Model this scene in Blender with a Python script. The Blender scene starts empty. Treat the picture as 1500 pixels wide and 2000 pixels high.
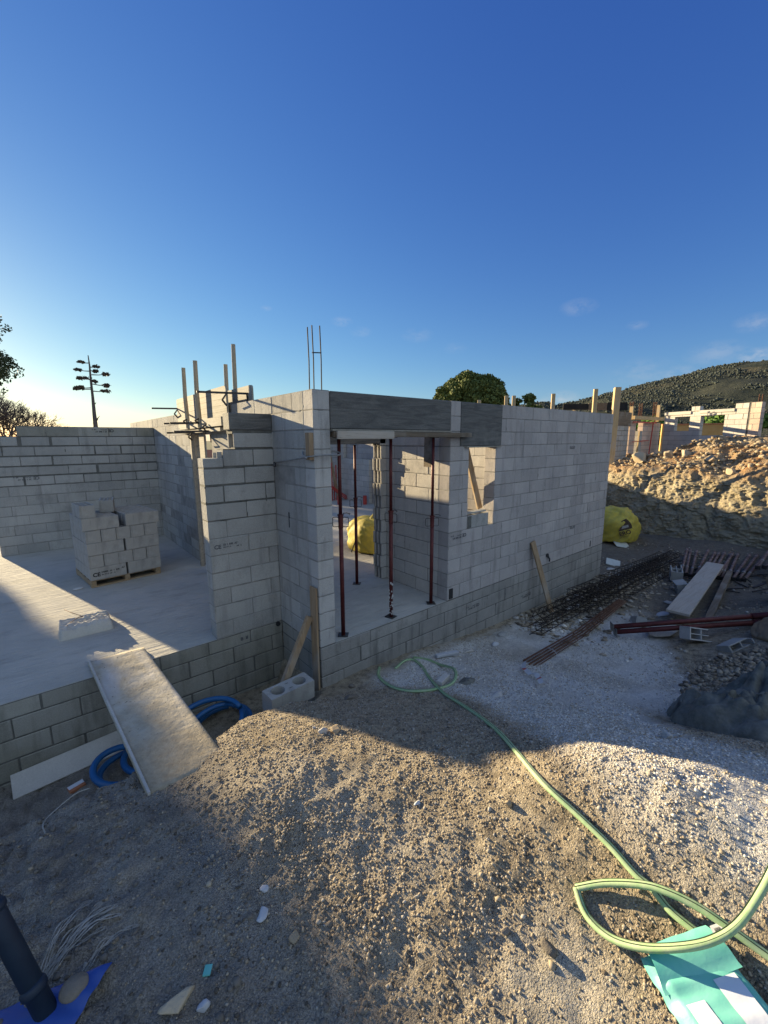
import bpy, math, random
import numpy as np
from mathutils import Vector, Matrix, Euler, Quaternion
random.seed(7); rng = np.random.default_rng(7)
sc = bpy.context.scene; COL = sc.collection
R = math.radians
# ---------------------------------------------------------------- camera
CAMP = np.array([-2.1974, -3.7513, 2.2939]); _yaw, _pitch, _roll, _f = 0.6946, 0.1733, -0.0052, 806.675
_cy, _sy, _cp, _sp = math.cos(_yaw), math.sin(_yaw), math.cos(_pitch), math.sin(_pitch)
_F = np.array([_sy*_cp, _cy*_cp, -_sp]); _R = np.array([_cy, -_sy, 0.]); _U = np.cross(_R, _F)
_R, _U = math.cos(_roll)*_R + math.sin(_roll)*_U, -math.sin(_roll)*_R + math.cos(_roll)*_U
cam = bpy.data.cameras.new('camera'); camo = bpy.data.objects.new('camera', cam); COL.objects.link(camo)
cam.sensor_fit = 'VERTICAL'; cam.sensor_height = 36.; cam.lens = 36.*_f/2000.; cam.clip_start = .05; cam.clip_end = 6000
m = Matrix(((_R[0], _U[0], -_F[0], CAMP[0]), (_R[1], _U[1], -_F[1], CAMP[1]), (_R[2], _U[2], -_F[2], CAMP[2]), (0, 0, 0, 1)))
camo.matrix_world = m
sc.camera = camo
# ---------------------------------------------------------------- sky, sun, exposure
SUNT = Vector((.268, -1., -.19)).normalized()          # direction the sunlight travels
ELEV = math.asin(-SUNT.z); AZ = math.atan2(-SUNT.x, -SUNT.y)
w = bpy.data.worlds.new('World'); sc.world = w; w.use_nodes = True
nt = w.node_tree; nt.nodes.clear()
N = nt.nodes.new
sky = N('ShaderNodeTexSky'); sky.sky_type = 'NISHITA'; sky.sun_disc = False
sky.sun_elevation = ELEV; sky.sun_rotation = AZ; sky.altitude = 50
sky.air_density = 1.0; sky.dust_density = .18; sky.ozone_density = 3.0
bg = N('ShaderNodeBackground'); bg.inputs[1].default_value = .15
wo = N('ShaderNodeOutputWorld')
tc = N('ShaderNodeTexCoord')
# thin wisps of cloud near the horizon, placed by compass direction and height
def vmath(op, a, b=None):
    n = N('ShaderNodeVectorMath'); n.operation = op
    nt.links.new(a, n.inputs[0])
    if b is not None:
        if isinstance(b, tuple): n.inputs[1].default_value = b
        else: nt.links.new(b, n.inputs[1])
    return n
def fmath(op, a, b=None, c=None, clamp=False):
    n = N('ShaderNodeMath'); n.operation = op; n.use_clamp = clamp
    for i, v in enumerate((a, b, c)):
        if v is None: continue
        if isinstance(v, (int, float)): n.inputs[i].default_value = v
        else: nt.links.new(v, n.inputs[i])
    return n.outputs[0]
nrm = vmath('NORMALIZE', tc.outputs['Generated'])
def cdir(px, py):
    d = _F + _R*(px-750)/_f - _U*(py-1000)/_f; d = d/np.linalg.norm(d); return tuple(float(v) for v in d)
cmask = None
for (px, py, sx, amp) in [(668, 628, 26, .5), (705, 648, 28, .28), (815, 655, 40, .22), (890, 680, 30, .2), (1130, 600, 40, .38), (1245, 635, 22, .3), (1250, 728, 70, .28), (1320, 735, 50, .6), (1400, 690, 55, .4), (1480, 630, 40, .4), (1478, 694, 34, .9), (1095, 780, 45, .7), (1060, 785, 18, .6), (520, 602, 14, .3)]:
    d = cdir(px, py); rad = sx/_f*.8
    dd = vmath('SUBTRACT', nrm.outputs[0], d); sc3 = vmath('MULTIPLY', dd.outputs[0], (1., 1., 2.2)); ln = vmath('LENGTH', sc3.outputs[0])
    g = fmath('MULTIPLY', fmath('SUBTRACT', 1., fmath('DIVIDE', ln.outputs['Value'], rad), clamp=True), amp)
    cmask = g if cmask is None else fmath('MAXIMUM', cmask, g)
cn = N('ShaderNodeTexNoise'); cn.inputs['Scale'].default_value = 34; cn.inputs['Detail'].default_value = 6; cn.inputs['Roughness'].default_value = .65
mp = N('ShaderNodeMapping'); mp.inputs['Scale'].default_value = (1, 1, 2.0); mp.inputs['Rotation'].default_value = (.3, .5, 0)
nt.links.new(nrm.outputs[0], mp.inputs[0]); nt.links.new(mp.outputs[0], cn.inputs['Vector'])
cf = fmath('MULTIPLY', fmath('MULTIPLY', cmask, .5), fmath('MULTIPLY', fmath('SUBTRACT', cn.outputs['Fac'], .36, clamp=True), 4.2, clamp=True), clamp=True)
mx = N('ShaderNodeMix'); mx.data_type = 'RGBA'
EXPO = 1.55; BACK_FILL = (1.12, 1.48, 1.95)
sep = N('ShaderNodeSeparateColor'); nt.links.new(sky.outputs[0], sep.inputs[0]); comb = N('ShaderNodeCombineColor')
for i, (g_, p_) in enumerate(((.98, 1.22), (.95, 1.07), (.93, .62))):      # per-channel response of the sky
    nt.links.new(fmath('MULTIPLY', fmath('POWER', fmath('MULTIPLY', sep.outputs[i], .15), p_), g_/.15/2**EXPO), comb.inputs[i])
# added fill: the unseen sky behind the camera is brightened to lift the shade
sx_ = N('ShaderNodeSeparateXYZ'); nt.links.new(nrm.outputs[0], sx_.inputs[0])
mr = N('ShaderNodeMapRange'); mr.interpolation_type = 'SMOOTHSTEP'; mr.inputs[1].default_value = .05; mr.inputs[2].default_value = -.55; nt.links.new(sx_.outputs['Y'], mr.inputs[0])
mb_ = N('ShaderNodeMix'); mb_.data_type = 'RGBA'; nt.links.new(mr.outputs[0], mb_.inputs[0]); nt.links.new(comb.outputs[0], mb_.inputs[6]); mb_.inputs[7].default_value = (BACK_FILL[0], BACK_FILL[1], BACK_FILL[2], 1)
wc = 4.8/2**EXPO; mx.inputs[7].default_value = (wc, wc*.98, wc, 1)
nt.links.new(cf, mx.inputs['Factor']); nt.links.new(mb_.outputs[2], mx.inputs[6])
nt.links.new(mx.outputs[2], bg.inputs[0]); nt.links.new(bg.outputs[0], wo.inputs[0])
sl = bpy.data.lights.new('sun', 'SUN'); sl.energy = 5.0; sl.angle = R(.5); sl.color = (1., .80, .48)
so = bpy.data.objects.new('sun', sl); COL.objects.link(so); so.rotation_euler = SUNT.to_track_quat('-Z', 'Y').to_euler()
sc.view_settings.view_transform = 'Standard'; sc.view_settings.look = 'None'; sc.view_settings.gamma = 1
sc.view_settings.exposure = EXPO
# ---------------------------------------------------------------- materials
class Mt:
    def __init__(s, name, rough=.9, spec=.3):
        s.m = bpy.data.materials.new(name); s.m.use_nodes = True; s.t = s.m.node_tree; s.b = s.t.nodes['Principled BSDF']
        s.b.inputs['Roughness'].default_value = rough; s.b.inputs['Specular IOR Level'].default_value = spec
        s.co = s.t.nodes.new('ShaderNodeTexCoord').outputs['Object']
    def n(s, k): return s.t.nodes.new(k)
    def l(s, a, b): s.t.links.new(a, b)
    def mapping(s, scale=(1, 1, 1), rot=(0, 0, 0)):
        p = s.n('ShaderNodeMapping'); p.inputs['Scale'].default_value = scale; p.inputs['Rotation'].default_value = rot
        s.l(s.co, p.inputs[0]); return p.outputs[0]
    def noise(s, sc=5, det=4, ro=.6, vec=None, lo=.3, hi=.7, dist=0):
        q = s.n('ShaderNodeTexNoise'); q.inputs['Scale'].default_value = sc; q.inputs['Detail'].default_value = det; q.inputs['Roughness'].default_value = ro
        q.inputs['Distortion'].default_value = dist; s.l(vec or s.co, q.inputs['Vector'])
        r = s.n('ShaderNodeMapRange'); r.inputs[1].default_value = lo; r.inputs[2].default_value = hi; s.l(q.outputs['Fac'], r.inputs[0]); return r.outputs[0]
    def vor(s, sc=20, vec=None, out='Distance', lo=0, hi=1, feat='F1'):
        q = s.n('ShaderNodeTexVoronoi'); q.feature = feat; q.inputs['Scale'].default_value = sc; s.l(vec or s.co, q.inputs['Vector'])
        r = s.n('ShaderNodeMapRange'); r.inputs[1].default_value = lo; r.inputs[2].default_value = hi; s.l(q.outputs[out], r.inputs[0]); return r.outputs[0]
    def attr(s, name):
        a = s.n('ShaderNodeAttribute'); a.attribute_name = name; return a.outputs['Fac']
    def mix(s, f, a, b):
        q = s.n('ShaderNodeMix'); q.data_type = 'RGBA'
        for v, i in ((f, 0), (a, 6), (b, 7)):
            if isinstance(v, (int, float)): q.inputs[i].default_value = v
            elif isinstance(v, tuple): q.inputs[i].default_value = (*v, 1)
            else: s.l(v, q.inputs[i])
        return q.outputs[2]
    def math(s, op, a, b=0., clamp=False):
        q = s.n('ShaderNodeMath'); q.operation = op; q.use_clamp = clamp
        for i, v in enumerate((a, b)):
            if isinstance(v, (int, float)): q.inputs[i].default_value = v
            else: s.l(v, q.inputs[i])
        return q.outputs[0]
    def scale(s, colr, f):   # multiply a colour by a value
        q = s.n('ShaderNodeVectorMath'); q.operation = 'SCALE'; s.l(colr, q.inputs[0]); s.l(f, q.inputs['Scale']); return q.outputs[0]
    def color(s, c):
        if isinstance(c, tuple): s.b.inputs['Base Color'].default_value = (*c, 1)
        else: s.l(c, s.b.inputs['Base Color'])
    def bump(s, hts, strength=.6, dist=.01):
        # hts = list of (height socket, distance)
        prev = None
        for h, d in hts:
            q = s.n('ShaderNodeBump'); q.inputs['Strength'].default_value = strength; q.inputs['Distance'].default_value = d
            s.l(h, q.inputs['Height'])
            if prev is not None: s.l(prev, q.inputs['Normal'])
            prev = q.outputs[0]
        s.l(prev, s.b.inputs['Normal'])
M = {}
def simple(name, c1, c2, sc_=8, rough=.8, bd=.002, bsc=60, spec=.3, stretch=None, metal=0, speck=None):
    a = Mt(name, rough, spec); v = a.mapping(stretch) if stretch else None
    f = a.noise(sc_, 5, .65, v); c = a.mix(f, c1, c2)
    if speck: c = a.mix(a.math('MULTIPLY', a.noise(speck[1], 3, .6, None, speck[2], speck[2]+.08), speck[3]), c, speck[0])
    a.color(c); a.bump([(a.noise(bsc, 5, .7, v, 0, 1), bd)]); a.b.inputs['Metallic'].default_value = metal
    M[name] = a.m; return a
def blockmat(name, c1, c2, stain=.5, warm=None):
    a = Mt(name, .95, .15)
    t = a.attr('tint')
    big = a.noise(1.3, 4, .6, None, .35, .7); c = a.mix(big, c1, c2)
    v = a.mapping((3.2, 3.2, .5)); st = a.noise(2.2, 4, .6, v, .52, .72)
    c = a.mix(a.math('MULTIPLY', st, stain), c, tuple(x*.5 for x in c1))
    sm = a.noise(7, 6, .7, None, .55, .66); c = a.mix(a.math('MULTIPLY', sm, .34), c, tuple(min(1, x*1.32) for x in c1)); s3 = a.noise(4.3, 5, .7, a.mapping((1, 1, .7)), .56, .70); c = a.mix(a.math('MULTIPLY', s3, .38), c, tuple(x*.62 for x in c1))
    sp = a.noise(130, 2, .6, None, .2, .8)
    f = a.math('ADD', a.math('MULTIPLY', t, .20), a.math('MULTIPLY', sp, .40)); f = a.math('ADD', f, .70)
    c = a.scale(c, f); a.color(c)
    a.bump([(a.noise(6, 3, .5, None, 0, 1), .008), (a.noise(30, 5, .7, None, 0, 1), .006), (a.noise(150, 4, .7, None, 0, 1), .004)], .9)
    M[name] = a.m; return a
blockmat('block', (.325, .318, .30), (.405, .392, .365), .5)
blockmat('block_front', (.345, .322, .312), (.43, .395, .375), .5)
blockmat('block_corner', (.38, .37, .355), (.46, .44, .42), .8)
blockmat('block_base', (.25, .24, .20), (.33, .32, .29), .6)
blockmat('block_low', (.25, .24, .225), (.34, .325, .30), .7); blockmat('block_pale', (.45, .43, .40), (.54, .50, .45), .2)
blockmat('block_pink', (.50, .38, .31), (.60, .46, .37), .2)
simple('mortar', (.17, .165, .155), (.33, .315, .29), 5, .95, .006, 50)
simple('mortar_dark', (.085, .085, .078), (.16, .155, .14), 9, .9, .008, 40)
def concrete(name, c1, c2, c3, ripple=False):
    a = Mt(name, .85, .3)
    f = a.noise(1.1, 6, .65, None, .35, .65); c = a.mix(f, c1, c2)
    f2 = a.noise(3.1, 5, .7, a.mapping((.5, 1.4, 1)), .52, .75); c = a.mix(a.math('MULTIPLY', f2, .7), c, c3)
    sp = a.noise(90, 2, .6, None, 0, 1); c = a.scale(c, a.math('ADD', a.math('MULTIPLY', sp, .4), .8)); a.color(c)
    h = [(a.noise(70, 5, .7, None, 0, 1), .004)]
    if ripple: h = [(a.noise(3.0, 4, .6, a.mapping((.6, 7, 1), (0, 0, .10)), 0, 1, .8), .024), (a.noise(1.7, 3, .5, None, 0, 1), .02), (a.noise(9, 3, .5, a.mapping((1, 3.2, 1)), 0, 1), .006)] + h
    a.bump(h, .9); M[name] = a.m
concrete('slab', (.36, .35, .315), (.45, .43, .385), (.24, .23, .205), True)
a = Mt('cast', .8, .25); v = a.mapping((.8, 3, 7), (0, .06, 0)); c = a.mix(a.noise(2.2, 5, .65, v, .38, .62, 1.6), (.085, .085, .083), (.145, .142, .135)); c = a.mix(a.noise(1.6, 4, .6, None, .55, .75), c, (.20, .195, .18)); c = a.scale(c, a.math('ADD', a.math('MULTIPLY', a.noise(90, 2, .6, None, 0, 1), .5), .75)); a.color(c); a.bump([(a.noise(4, 5, .6, v, 0, 1, 1.6), .006), (a.noise(80, 4, .7, None, 0, 1), .003)], .8); M['cast'] = a.m
concrete('cast_pale', (.42, .40, .36), (.52, .49, .44), (.34, .32, .28))
def wood(name, c1, c2, axis='z', knots=True, rough=.8):
    a = Mt(name, rough, .25); s = {'x': (.6, 9, 9), 'y': (9, .6, 9), 'z': (9, 9, .6)}[axis]
    v = a.mapping(s); f = a.noise(3, 5, .6, v, .3, .7, .5); c = a.mix(f, c1, c2)
    f3 = a.noise(10, 3, .6, v, .60, .70); c = a.mix(a.math('MULTIPLY', f3, .5), c, tuple(x*.35 for x in c1))
    f2 = a.noise(2.2, 3, .6, None, .5, .75); c = a.mix(a.math('MULTIPLY', f2, .5), c, (.38, .37, .34)); a.color(c)
    a.bump([(a.noise(6, 4, .6, v, 0, 1), .004)], .7); M[name] = a.m
wood('wood_z', (.24, .16, .095), (.36, .26, .16)); wood('wood_x', (.24, .17, .10), (.36, .27, .17), 'x'); wood('wood_y', (.24, .17, .10), (.36, .27, .17), 'y')
wood('wood_new', (.44, .31, .155), (.53, .40, .23)); wood('wood_grey', (.36, .31, .26), (.46, .41, .35), 'x'); wood('form_board', (.22, .20, .165), (.31, .285, .24), 'y')
wood('wood_dark', (.11, .085, .06), (.19, .15, .11), 'x'); wood('wood_round', (.34, .27, .17), (.46, .38, .26))
def steel(name, c1, c2, rough=.55, metal=.3):
    a = Mt(name, rough, .5); f = a.noise(14, 5, .7, None, .4, .65); a.color(a.mix(f, c1, c2)); a.b.inputs['Metallic'].default_value = metal
    a.bump([(a.noise(60, 4, .7, None, 0, 1), .002)]); M[name] = a.m
steel('prop_red', (.075, .010, .011), (.12, .024, .02)); steel('rust', (.10, .045, .025), (.17, .08, .045), .8); steel('rebar', (.016, .012, .010), (.04, .026, .018), .8); steel('dusty_red', (.12, .06, .05), (.26, .20, .18), .9, 0)
steel('steel_dark', (.03, .028, .028), (.06, .055, .05)); steel('steel_grey', (.22, .22, .22), (.32, .32, .31), .45, .6); steel('red_paint', (.42, .04, .035), (.50, .07, .05), .6, 0)
simple('plaster_splash', (.45, .44, .42), (.60, .58, .55), 20)
def plastic(name, c, rough=.35, c2=None, sc_=10):
    a = Mt(name, rough, .5); a.color(a.mix(a.noise(sc_, 4, .6), c, c2 or tuple(x*.75 for x in c))); a.bump([(a.noise(25, 3, .6, None, 0, 1), .002)]); M[name] = a.m
plastic('hose_green', (.25, .42, .19), .6, (.38, .47, .29), 30); plastic('hose_stripe', (.035, .06, .03), .5); plastic('hose_blue', (.012, .10, .27), .42, (.02, .13, .33))
plastic('bag_teal', (.10, .44, .38), .45, (.22, .56, .50), 6); plastic('bag_white', (.62, .66, .74), .45, (.56, .60, .70)); plastic('label_white', (.75, .76, .78), .5)
plastic('ink', (.02, .02, .022), .8); plastic('ink_grey', (.10, .10, .11), .8); plastic('bag_yellow', (.56, .44, .05), .7, (.38, .32, .07)); plastic('ink_brown', (.07, .04, .02), .7)
plastic('navy', (.005, .014, .032), .6, (.010, .024, .045)); plastic('blue_sheet', (.010, .045, .26), .55, (.03, .08, .30)); plastic('white_plastic', (.50, .51, .53), .7); plastic('tape_red', (.50, .03, .03), .4)
simple('fibre', (.25, .235, .205), (.40, .375, .335), 18, .8, .004, 60, .3, (1, 1, 1)); simple('tile', (.50, .52, .47), (.60, .61, .56), 9)
simple('bark', (.09, .07, .055), (.15, .12, .095), 20, .9, .01, 30); simple('twig', (.085, .07, .06), (.13, .10, .085), 20); simple('pod', (.06, .045, .035), (.12, .09, .065), 30)
simple('ochre_wall', (.45, .27, .09), (.55, .35, .14), 3); simple('terracotta', (.42, .16, .08), (.50, .21, .11), 3); simple('black_panel', (.008, .009, .011), (.02, .02, .022), 5)
simple('mortar_wet', (.08, .082, .072), (.23, .225, .20), 7, .95, .03, 22, .08); simple('dry_earth', (.12, .105, .085), (.23, .20, .165), 8, .95, .015, 30)
def leafmat(name, c1, c2, c3):
    a = Mt(name, .7, .25); t = a.attr('tint'); c = a.mix(t, c1, c2); f = a.noise(.9, 3, .6, None, .45, .65); a.color(a.mix(f, c, c3))
    a.b.inputs['Subsurface Weight'].default_value = 0.; M[name] = a.m
leafmat('leaf_oak', (.06, .085, .022), (.16, .185, .05), (.12, .15, .045)); leafmat('leaf_pine', (.035, .055, .025), (.07, .09, .04), (.05, .07, .03)); leafmat('leaf_scrub', (.030, .040, .036), (.052, .062, .052), (.040, .050, .044))
leafmat('leaf_bush', (.05, .12, .02), (.10, .19, .04), (.08, .14, .03))
# gravel / stones
a = Mt('pebble', .85, .3); t = a.attr('tint'); cr = a.n('ShaderNodeValToRGB'); a.l(t, cr.inputs[0]); e = cr.color_ramp.elements
e[0].color = (.09, .075, .058, 1); e[1].color = (.75, .71, .64, 1)
for p, c in ((.25, (.28, .225, .16, 1)), (.5, (.38, .32, .235, 1)), (.7, (.37, .34, .29, 1)), (.9, (.47, .44, .40, 1))):
    q = e.new(p); q.color = c
a.color(a.scale(cr.outputs[0], a.math('ADD', a.math('MULTIPLY', a.noise(60, 3, .6), .4), .75))); a.bump([(a.noise(200, 2, .5, None, 0, 1), .001)]); M['pebble'] = a.m
a = Mt('rock', .95, .1); c = a.mix(a.noise(1.2, 5, .65), (.27, .21, .14), (.42, .35, .25)); c = a.mix(a.noise(.5, 3, .6, None, .5, .7), c, (.30, .17, .085))
c = a.scale(c, a.math('ADD', a.math('MULTIPLY', a.attr('tint'), .7), .6)); a.color(c); a.bump([(a.noise(9, 5, .7, None, 0, 1), .03), (a.noise(50, 4, .7, None, 0, 1), .006)]); M['rock'] = a.m
# ---------------------------------------------------------------- mesh builders
class MB:
    def __init__(s): s.v = []; s.f = []; s.mi = []; s.t = []; s.tint = .5
    def add(s, vs, fs, mi=0, tint=None):
        o = len(s.v); s.v += [tuple(map(float, v)) for v in vs]; s.f += [tuple(i+o for i in f) for f in fs]; s.mi += [mi]*len(fs)
        s.t += [s.tint if tint is None else tint]*len(vs); return s
    def box(s, x0, x1, y0, y1, z0, z1, mi=0, M_=None, tint=None, c=0.):
        if c > 0:
            vs = []
            for sx in (0, 1):
                for sy in (0, 1):
                    for sz in (0, 1):
                        X = (x0, x1)[sx]; Y = (y0, y1)[sy]; Z = (z0, z1)[sz]; dx = c*(1-2*sx); dy = c*(1-2*sy); dz = c*(1-2*sz)
                        vs += [(X, Y+dy, Z+dz), (X+dx, Y, Z+dz), (X+dx, Y+dy, Z)]
            bm_f = []
            def id_(sx, sy, sz, k): return (sx*4+sy*2+sz)*3+k
            for sx in (0, 1): q = [id_(sx, 0, 0, 0), id_(sx, 0, 1, 0), id_(sx, 1, 1, 0), id_(sx, 1, 0, 0)]; bm_f.append(tuple(q if sx == 0 else q[::-1]))
            for sy in (0, 1): q = [id_(0, sy, 0, 1), id_(1, sy, 0, 1), id_(1, sy, 1, 1), id_(0, sy, 1, 1)]; bm_f.append(tuple(q if sy == 0 else q[::-1]))
            for sz in (0, 1): q = [id_(0, 0, sz, 2), id_(0, 1, sz, 2), id_(1, 1, sz, 2), id_(1, 0, sz, 2)]; bm_f.append(tuple(q if sz == 0 else q[::-1]))
            for a_ in (0, 1):
                for b_ in (0, 1):
                    bm_f += [(id_(a_, b_, 0, 0), id_(a_, b_, 1, 0), id_(a_, b_, 1, 1), id_(a_, b_, 0, 1)), (id_(a_, 0, b_, 0), id_(a_, 1, b_, 0), id_(a_, 1, b_, 2), id_(a_, 0, b_, 2)), (id_(0, a_, b_, 1), id_(1, a_, b_, 1), id_(1, a_, b_, 2), id_(0, a_, b_, 2))]
                    for d_ in (0, 1): bm_f.append((id_(a_, b_, d_, 0), id_(a_, b_, d_, 1), id_(a_, b_, d_, 2)))
            fs = bm_f
        else:
            vs = [(x0, y0, z0), (x1, y0, z0), (x1, y1, z0), (x0, y1, z0), (x0, y0, z1), (x1, y0, z1), (x1, y1, z1), (x0, y1, z1)]
            fs = [(0, 3, 2, 1), (4, 5, 6, 7), (0, 1, 5, 4), (1, 2, 6, 5), (2, 3, 7, 6), (3, 0, 4, 7)]
        if M_ is not None: vs = [tuple(M_ @ Vector(v)) for v in vs]
        return s.add(vs, fs, mi, tint)
    def bar(s, p, q, w_, h_, mi=0, up=(0, 0, 1), c=0., tint=None):  # rectangular bar from p to q
        p = Vector(p); q = Vector(q); d = q-p; L = d.length; d.normalize(); u = Vector(up); sd = d.cross(u)
        if sd.length < 1e-4: sd = d.cross(Vector((1, 0, 0)))
        sd.normalize(); u = sd.cross(d); mm = Matrix(((d.x, sd.x, u.x, p.x), (d.y, sd.y, u.y, p.y), (d.z, sd.z, u.z, p.z), (0, 0, 0, 1)))
        return s.box(0, L, -w_/2, w_/2, -h_/2, h_/2, mi, mm, tint, c)
    def tube(s, pts, r, n=10, mi=0, cap=True, flat=1., tint=None):
        pts = [Vector(p) for p in pts]; rr = r if isinstance(r, (list, tuple)) else [r]*len(pts)
        vs = []; prev = None
        for i, p in enumerate(pts):
            d = (pts[min(i+1, len(pts)-1)]-pts[max(i-1, 0)])
            if d.length < 1e-9: d = Vector((0, 0, 1))
            d.normalize()
            if prev is None:
                a_ = Vector((0, 0, 1)) if abs(d.z) < .95 else Vector((1, 0, 0)); sd = d.cross(a_).normalized()
            else:
                sd = (prev - d*prev.dot(d)); sd = sd.normalized() if sd.length > 1e-6 else prev
            prev = sd; up = sd.cross(d)
            for k in range(n):
                t = 2*math.pi*k/n; vs.append(tuple(p + sd*math.cos(t)*rr[i] + up*math.sin(t)*rr[i]*flat))
        fs = []
        for i in range(len(pts)-1):
            for k in range(n): fs.append((i*n+k, i*n+(k+1) % n, (i+1)*n+(k+1) % n, (i+1)*n+k))
        if cap: fs.append(tuple(range(n))[::-1]); fs.append(tuple((len(pts)-1)*n+k for k in range(n)))
        return s.add(vs, fs, mi, tint)
    def build(s, name, mats, parent=None, smooth=False):
        me = bpy.data.meshes.new(name); me.from_pydata(s.v, [], s.f)
        for q in (mats if isinstance(mats, (list, tuple)) else [mats]): me.materials.append(M[q] if isinstance(q, str) else q)
        me.polygons.foreach_set('material_index', s.mi)
        at = me.attributes.new('tint', 'FLOAT', 'POINT'); at.data.foreach_set('value', s.t)
        if smooth: me.polygons.foreach_set('use_smooth', [True]*len(me.polygons))
        me.update()
        return obj(name, me, parent)
def obj(name, me, parent=None):
    o = bpy.data.objects.new(name, me); COL.objects.link(o)
    if parent is not None: o.parent = parent
    return o
def tag(o, label=None, cat=None, group=None, kind=None):
    if label: o['label'] = label
    if cat: o['category'] = cat
    if group: o['group'] = group
    if kind: o['kind'] = kind
    return o
def thing(name, loc, label, cat, group=None, rz=0):
    o = bpy.data.objects.new(name, None); COL.objects.link(o); o.location = loc; o.rotation_euler = (0, 0, rz); o.empty_display_size = .1
    return tag(o, label, cat, group)
def dup(root, loc, rot=None, label=None):
    kids = [c for c in root.children]; r = root.copy(); COL.objects.link(r); r.location = loc
    if rot is not None: r.rotation_mode = 'XYZ'; r.rotation_euler = rot
    if label: r['label'] = label
    for c in kids:
        c2 = c.copy(); COL.objects.link(c2); c2.parent = r
        for g in c.children: g2 = g.copy(); COL.objects.link(g2); g2.parent = c2
    return r
def npmesh(name, V, F, mat, tint=None, smooth=False, parent=None, attrs=None):   # V (n,3); F (m,k)
    me = bpy.data.meshes.new(name); nv = len(V); nf, k = F.shape
    me.vertices.add(nv); me.vertices.foreach_set('co', V.astype(np.float32).ravel())
    me.loops.add(nf*k); me.loops.foreach_set('vertex_index', F.astype(np.int32).ravel())
    me.polygons.add(nf); me.polygons.foreach_set('loop_start', np.arange(0, nf*k, k, dtype=np.int32)); me.polygons.foreach_set('loop_total', np.full(nf, k, np.int32))
    me.update(calc_edges=True); me.validate()
    for q in (mat if isinstance(mat, (list, tuple)) else [mat]): me.materials.append(M[q] if isinstance(q, str) else q)
    for an, av in (attrs or {}).items():
        at = me.attributes.new(an, 'FLOAT', 'POINT'); at.data.foreach_set('value', np.asarray(av, np.float32))
    if tint is not None: at = me.attributes.new('tint', 'FLOAT', 'POINT'); at.data.foreach_set('value', np.asarray(tint, np.float32))
    if smooth: me.polygons.foreach_set('use_smooth', np.ones(nf, bool))
    return obj(name, me, parent)
def ico(sub=0):
    g = (1+5**.5)/2; v = [(-1, g, 0), (1, g, 0), (-1, -g, 0), (1, -g, 0), (0, -1, g), (0, 1, g), (0, -1, -g), (0, 1, -g), (g, 0, -1), (g, 0, 1), (-g, 0, -1), (-g, 0, 1)]
    f = [(0, 11, 5), (0, 5, 1), (0, 1, 7), (0, 7, 10), (0, 10, 11), (1, 5, 9), (5, 11, 4), (11, 10, 2), (10, 7, 6), (7, 1, 8), (3, 9, 4), (3, 4, 2), (3, 2, 6), (3, 6, 8), (3, 8, 9), (4, 9, 5), (2, 4, 11), (6, 2, 10), (8, 6, 7), (9, 8, 1)]
    v = [np.array(q)/np.linalg.norm(q) for q in v]
    for _ in range(sub):
        c = {}; nf = []
        def mid(a_, b_):
            k = (min(a_, b_), max(a_, b_))
            if k not in c: q = v[a_]+v[b_]; v.append(q/np.linalg.norm(q)); c[k] = len(v)-1
            return c[k]
        for a_, b_, d_ in f: x, y, z = mid(a_, b_), mid(b_, d_), mid(d_, a_); nf += [(a_, x, z), (b_, y, x), (d_, z, y), (x, y, z)]
        f = nf
    return np.array(v), np.array(f)
IC0, IC1, IC2 = ico(0), ico(1), ico(2)
def rots(n):
    q = rng.normal(size=(n, 4)); q /= np.linalg.norm(q, axis=1)[:, None]; w_, x, y, z = q.T
    return np.stack([1-2*(y*y+z*z), 2*(x*y-w_*z), 2*(x*z+w_*y), 2*(x*y+w_*z), 1-2*(x*x+z*z), 2*(y*z-w_*x), 2*(x*z-w_*y), 2*(y*z+w_*x), 1-2*(x*x+y*y)], 1).reshape(n, 3, 3)
def stones(P, S, ic=IC0, squash=.7, jit=.22, tint=None):   # P (n,3) centres, S (n,) radii
    n = len(P); v, f = ic; k = len(v)
    V = v[None]*(1+rng.uniform(-jit, jit, (n, k, 1))); V = V*rng.uniform(.65, 1.25, (n, 1, 3)); V = np.einsum('nij,nkj->nki', rots(n), V)
    V[:, :, 2] *= squash; V = V*S[:, None, None]+P[:, None, :]
    F = (f[None]+(np.arange(n)*k)[:, None, None]).reshape(-1, 3)
    T = np.repeat(rng.random(n) if tint is None else tint, k)
    return V.reshape(-1, 3), F, T
def rock_obj(name, loc, size, mat='rock', ic=IC2, seed=0, parent=None, tint=.5, cuts=9):
    r_ = np.random.default_rng(seed); v, f = ic; V = v.copy()
    for _ in range(cuts+5):
        n_ = r_.normal(size=3); n_ /= np.linalg.norm(n_); d_ = r_.uniform(.38, .8); s_ = V@n_; V = V-np.outer(np.maximum(s_-d_, 0), n_)
    V = V*(1+r_.uniform(-.03, .03, (len(V), 1))); V = V*np.array(size)[None]+np.array(loc)[None]
    return npmesh(name, V, f, mat, np.full(len(V), tint), parent=parent)
def inpoly(x, y, poly):
    x = np.asarray(x); y = np.asarray(y); ins = np.zeros(x.shape, bool); n = len(poly)
    for i in range(n):
        x1, y1 = poly[i]; x2, y2 = poly[(i+1) % n]
        c = ((y1 > y) != (y2 > y)) & (x < (x2-x1)*(y-y1)/((y2-y1) if y2 != y1 else 1e-9)+x1); ins ^= c
    return ins
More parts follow.
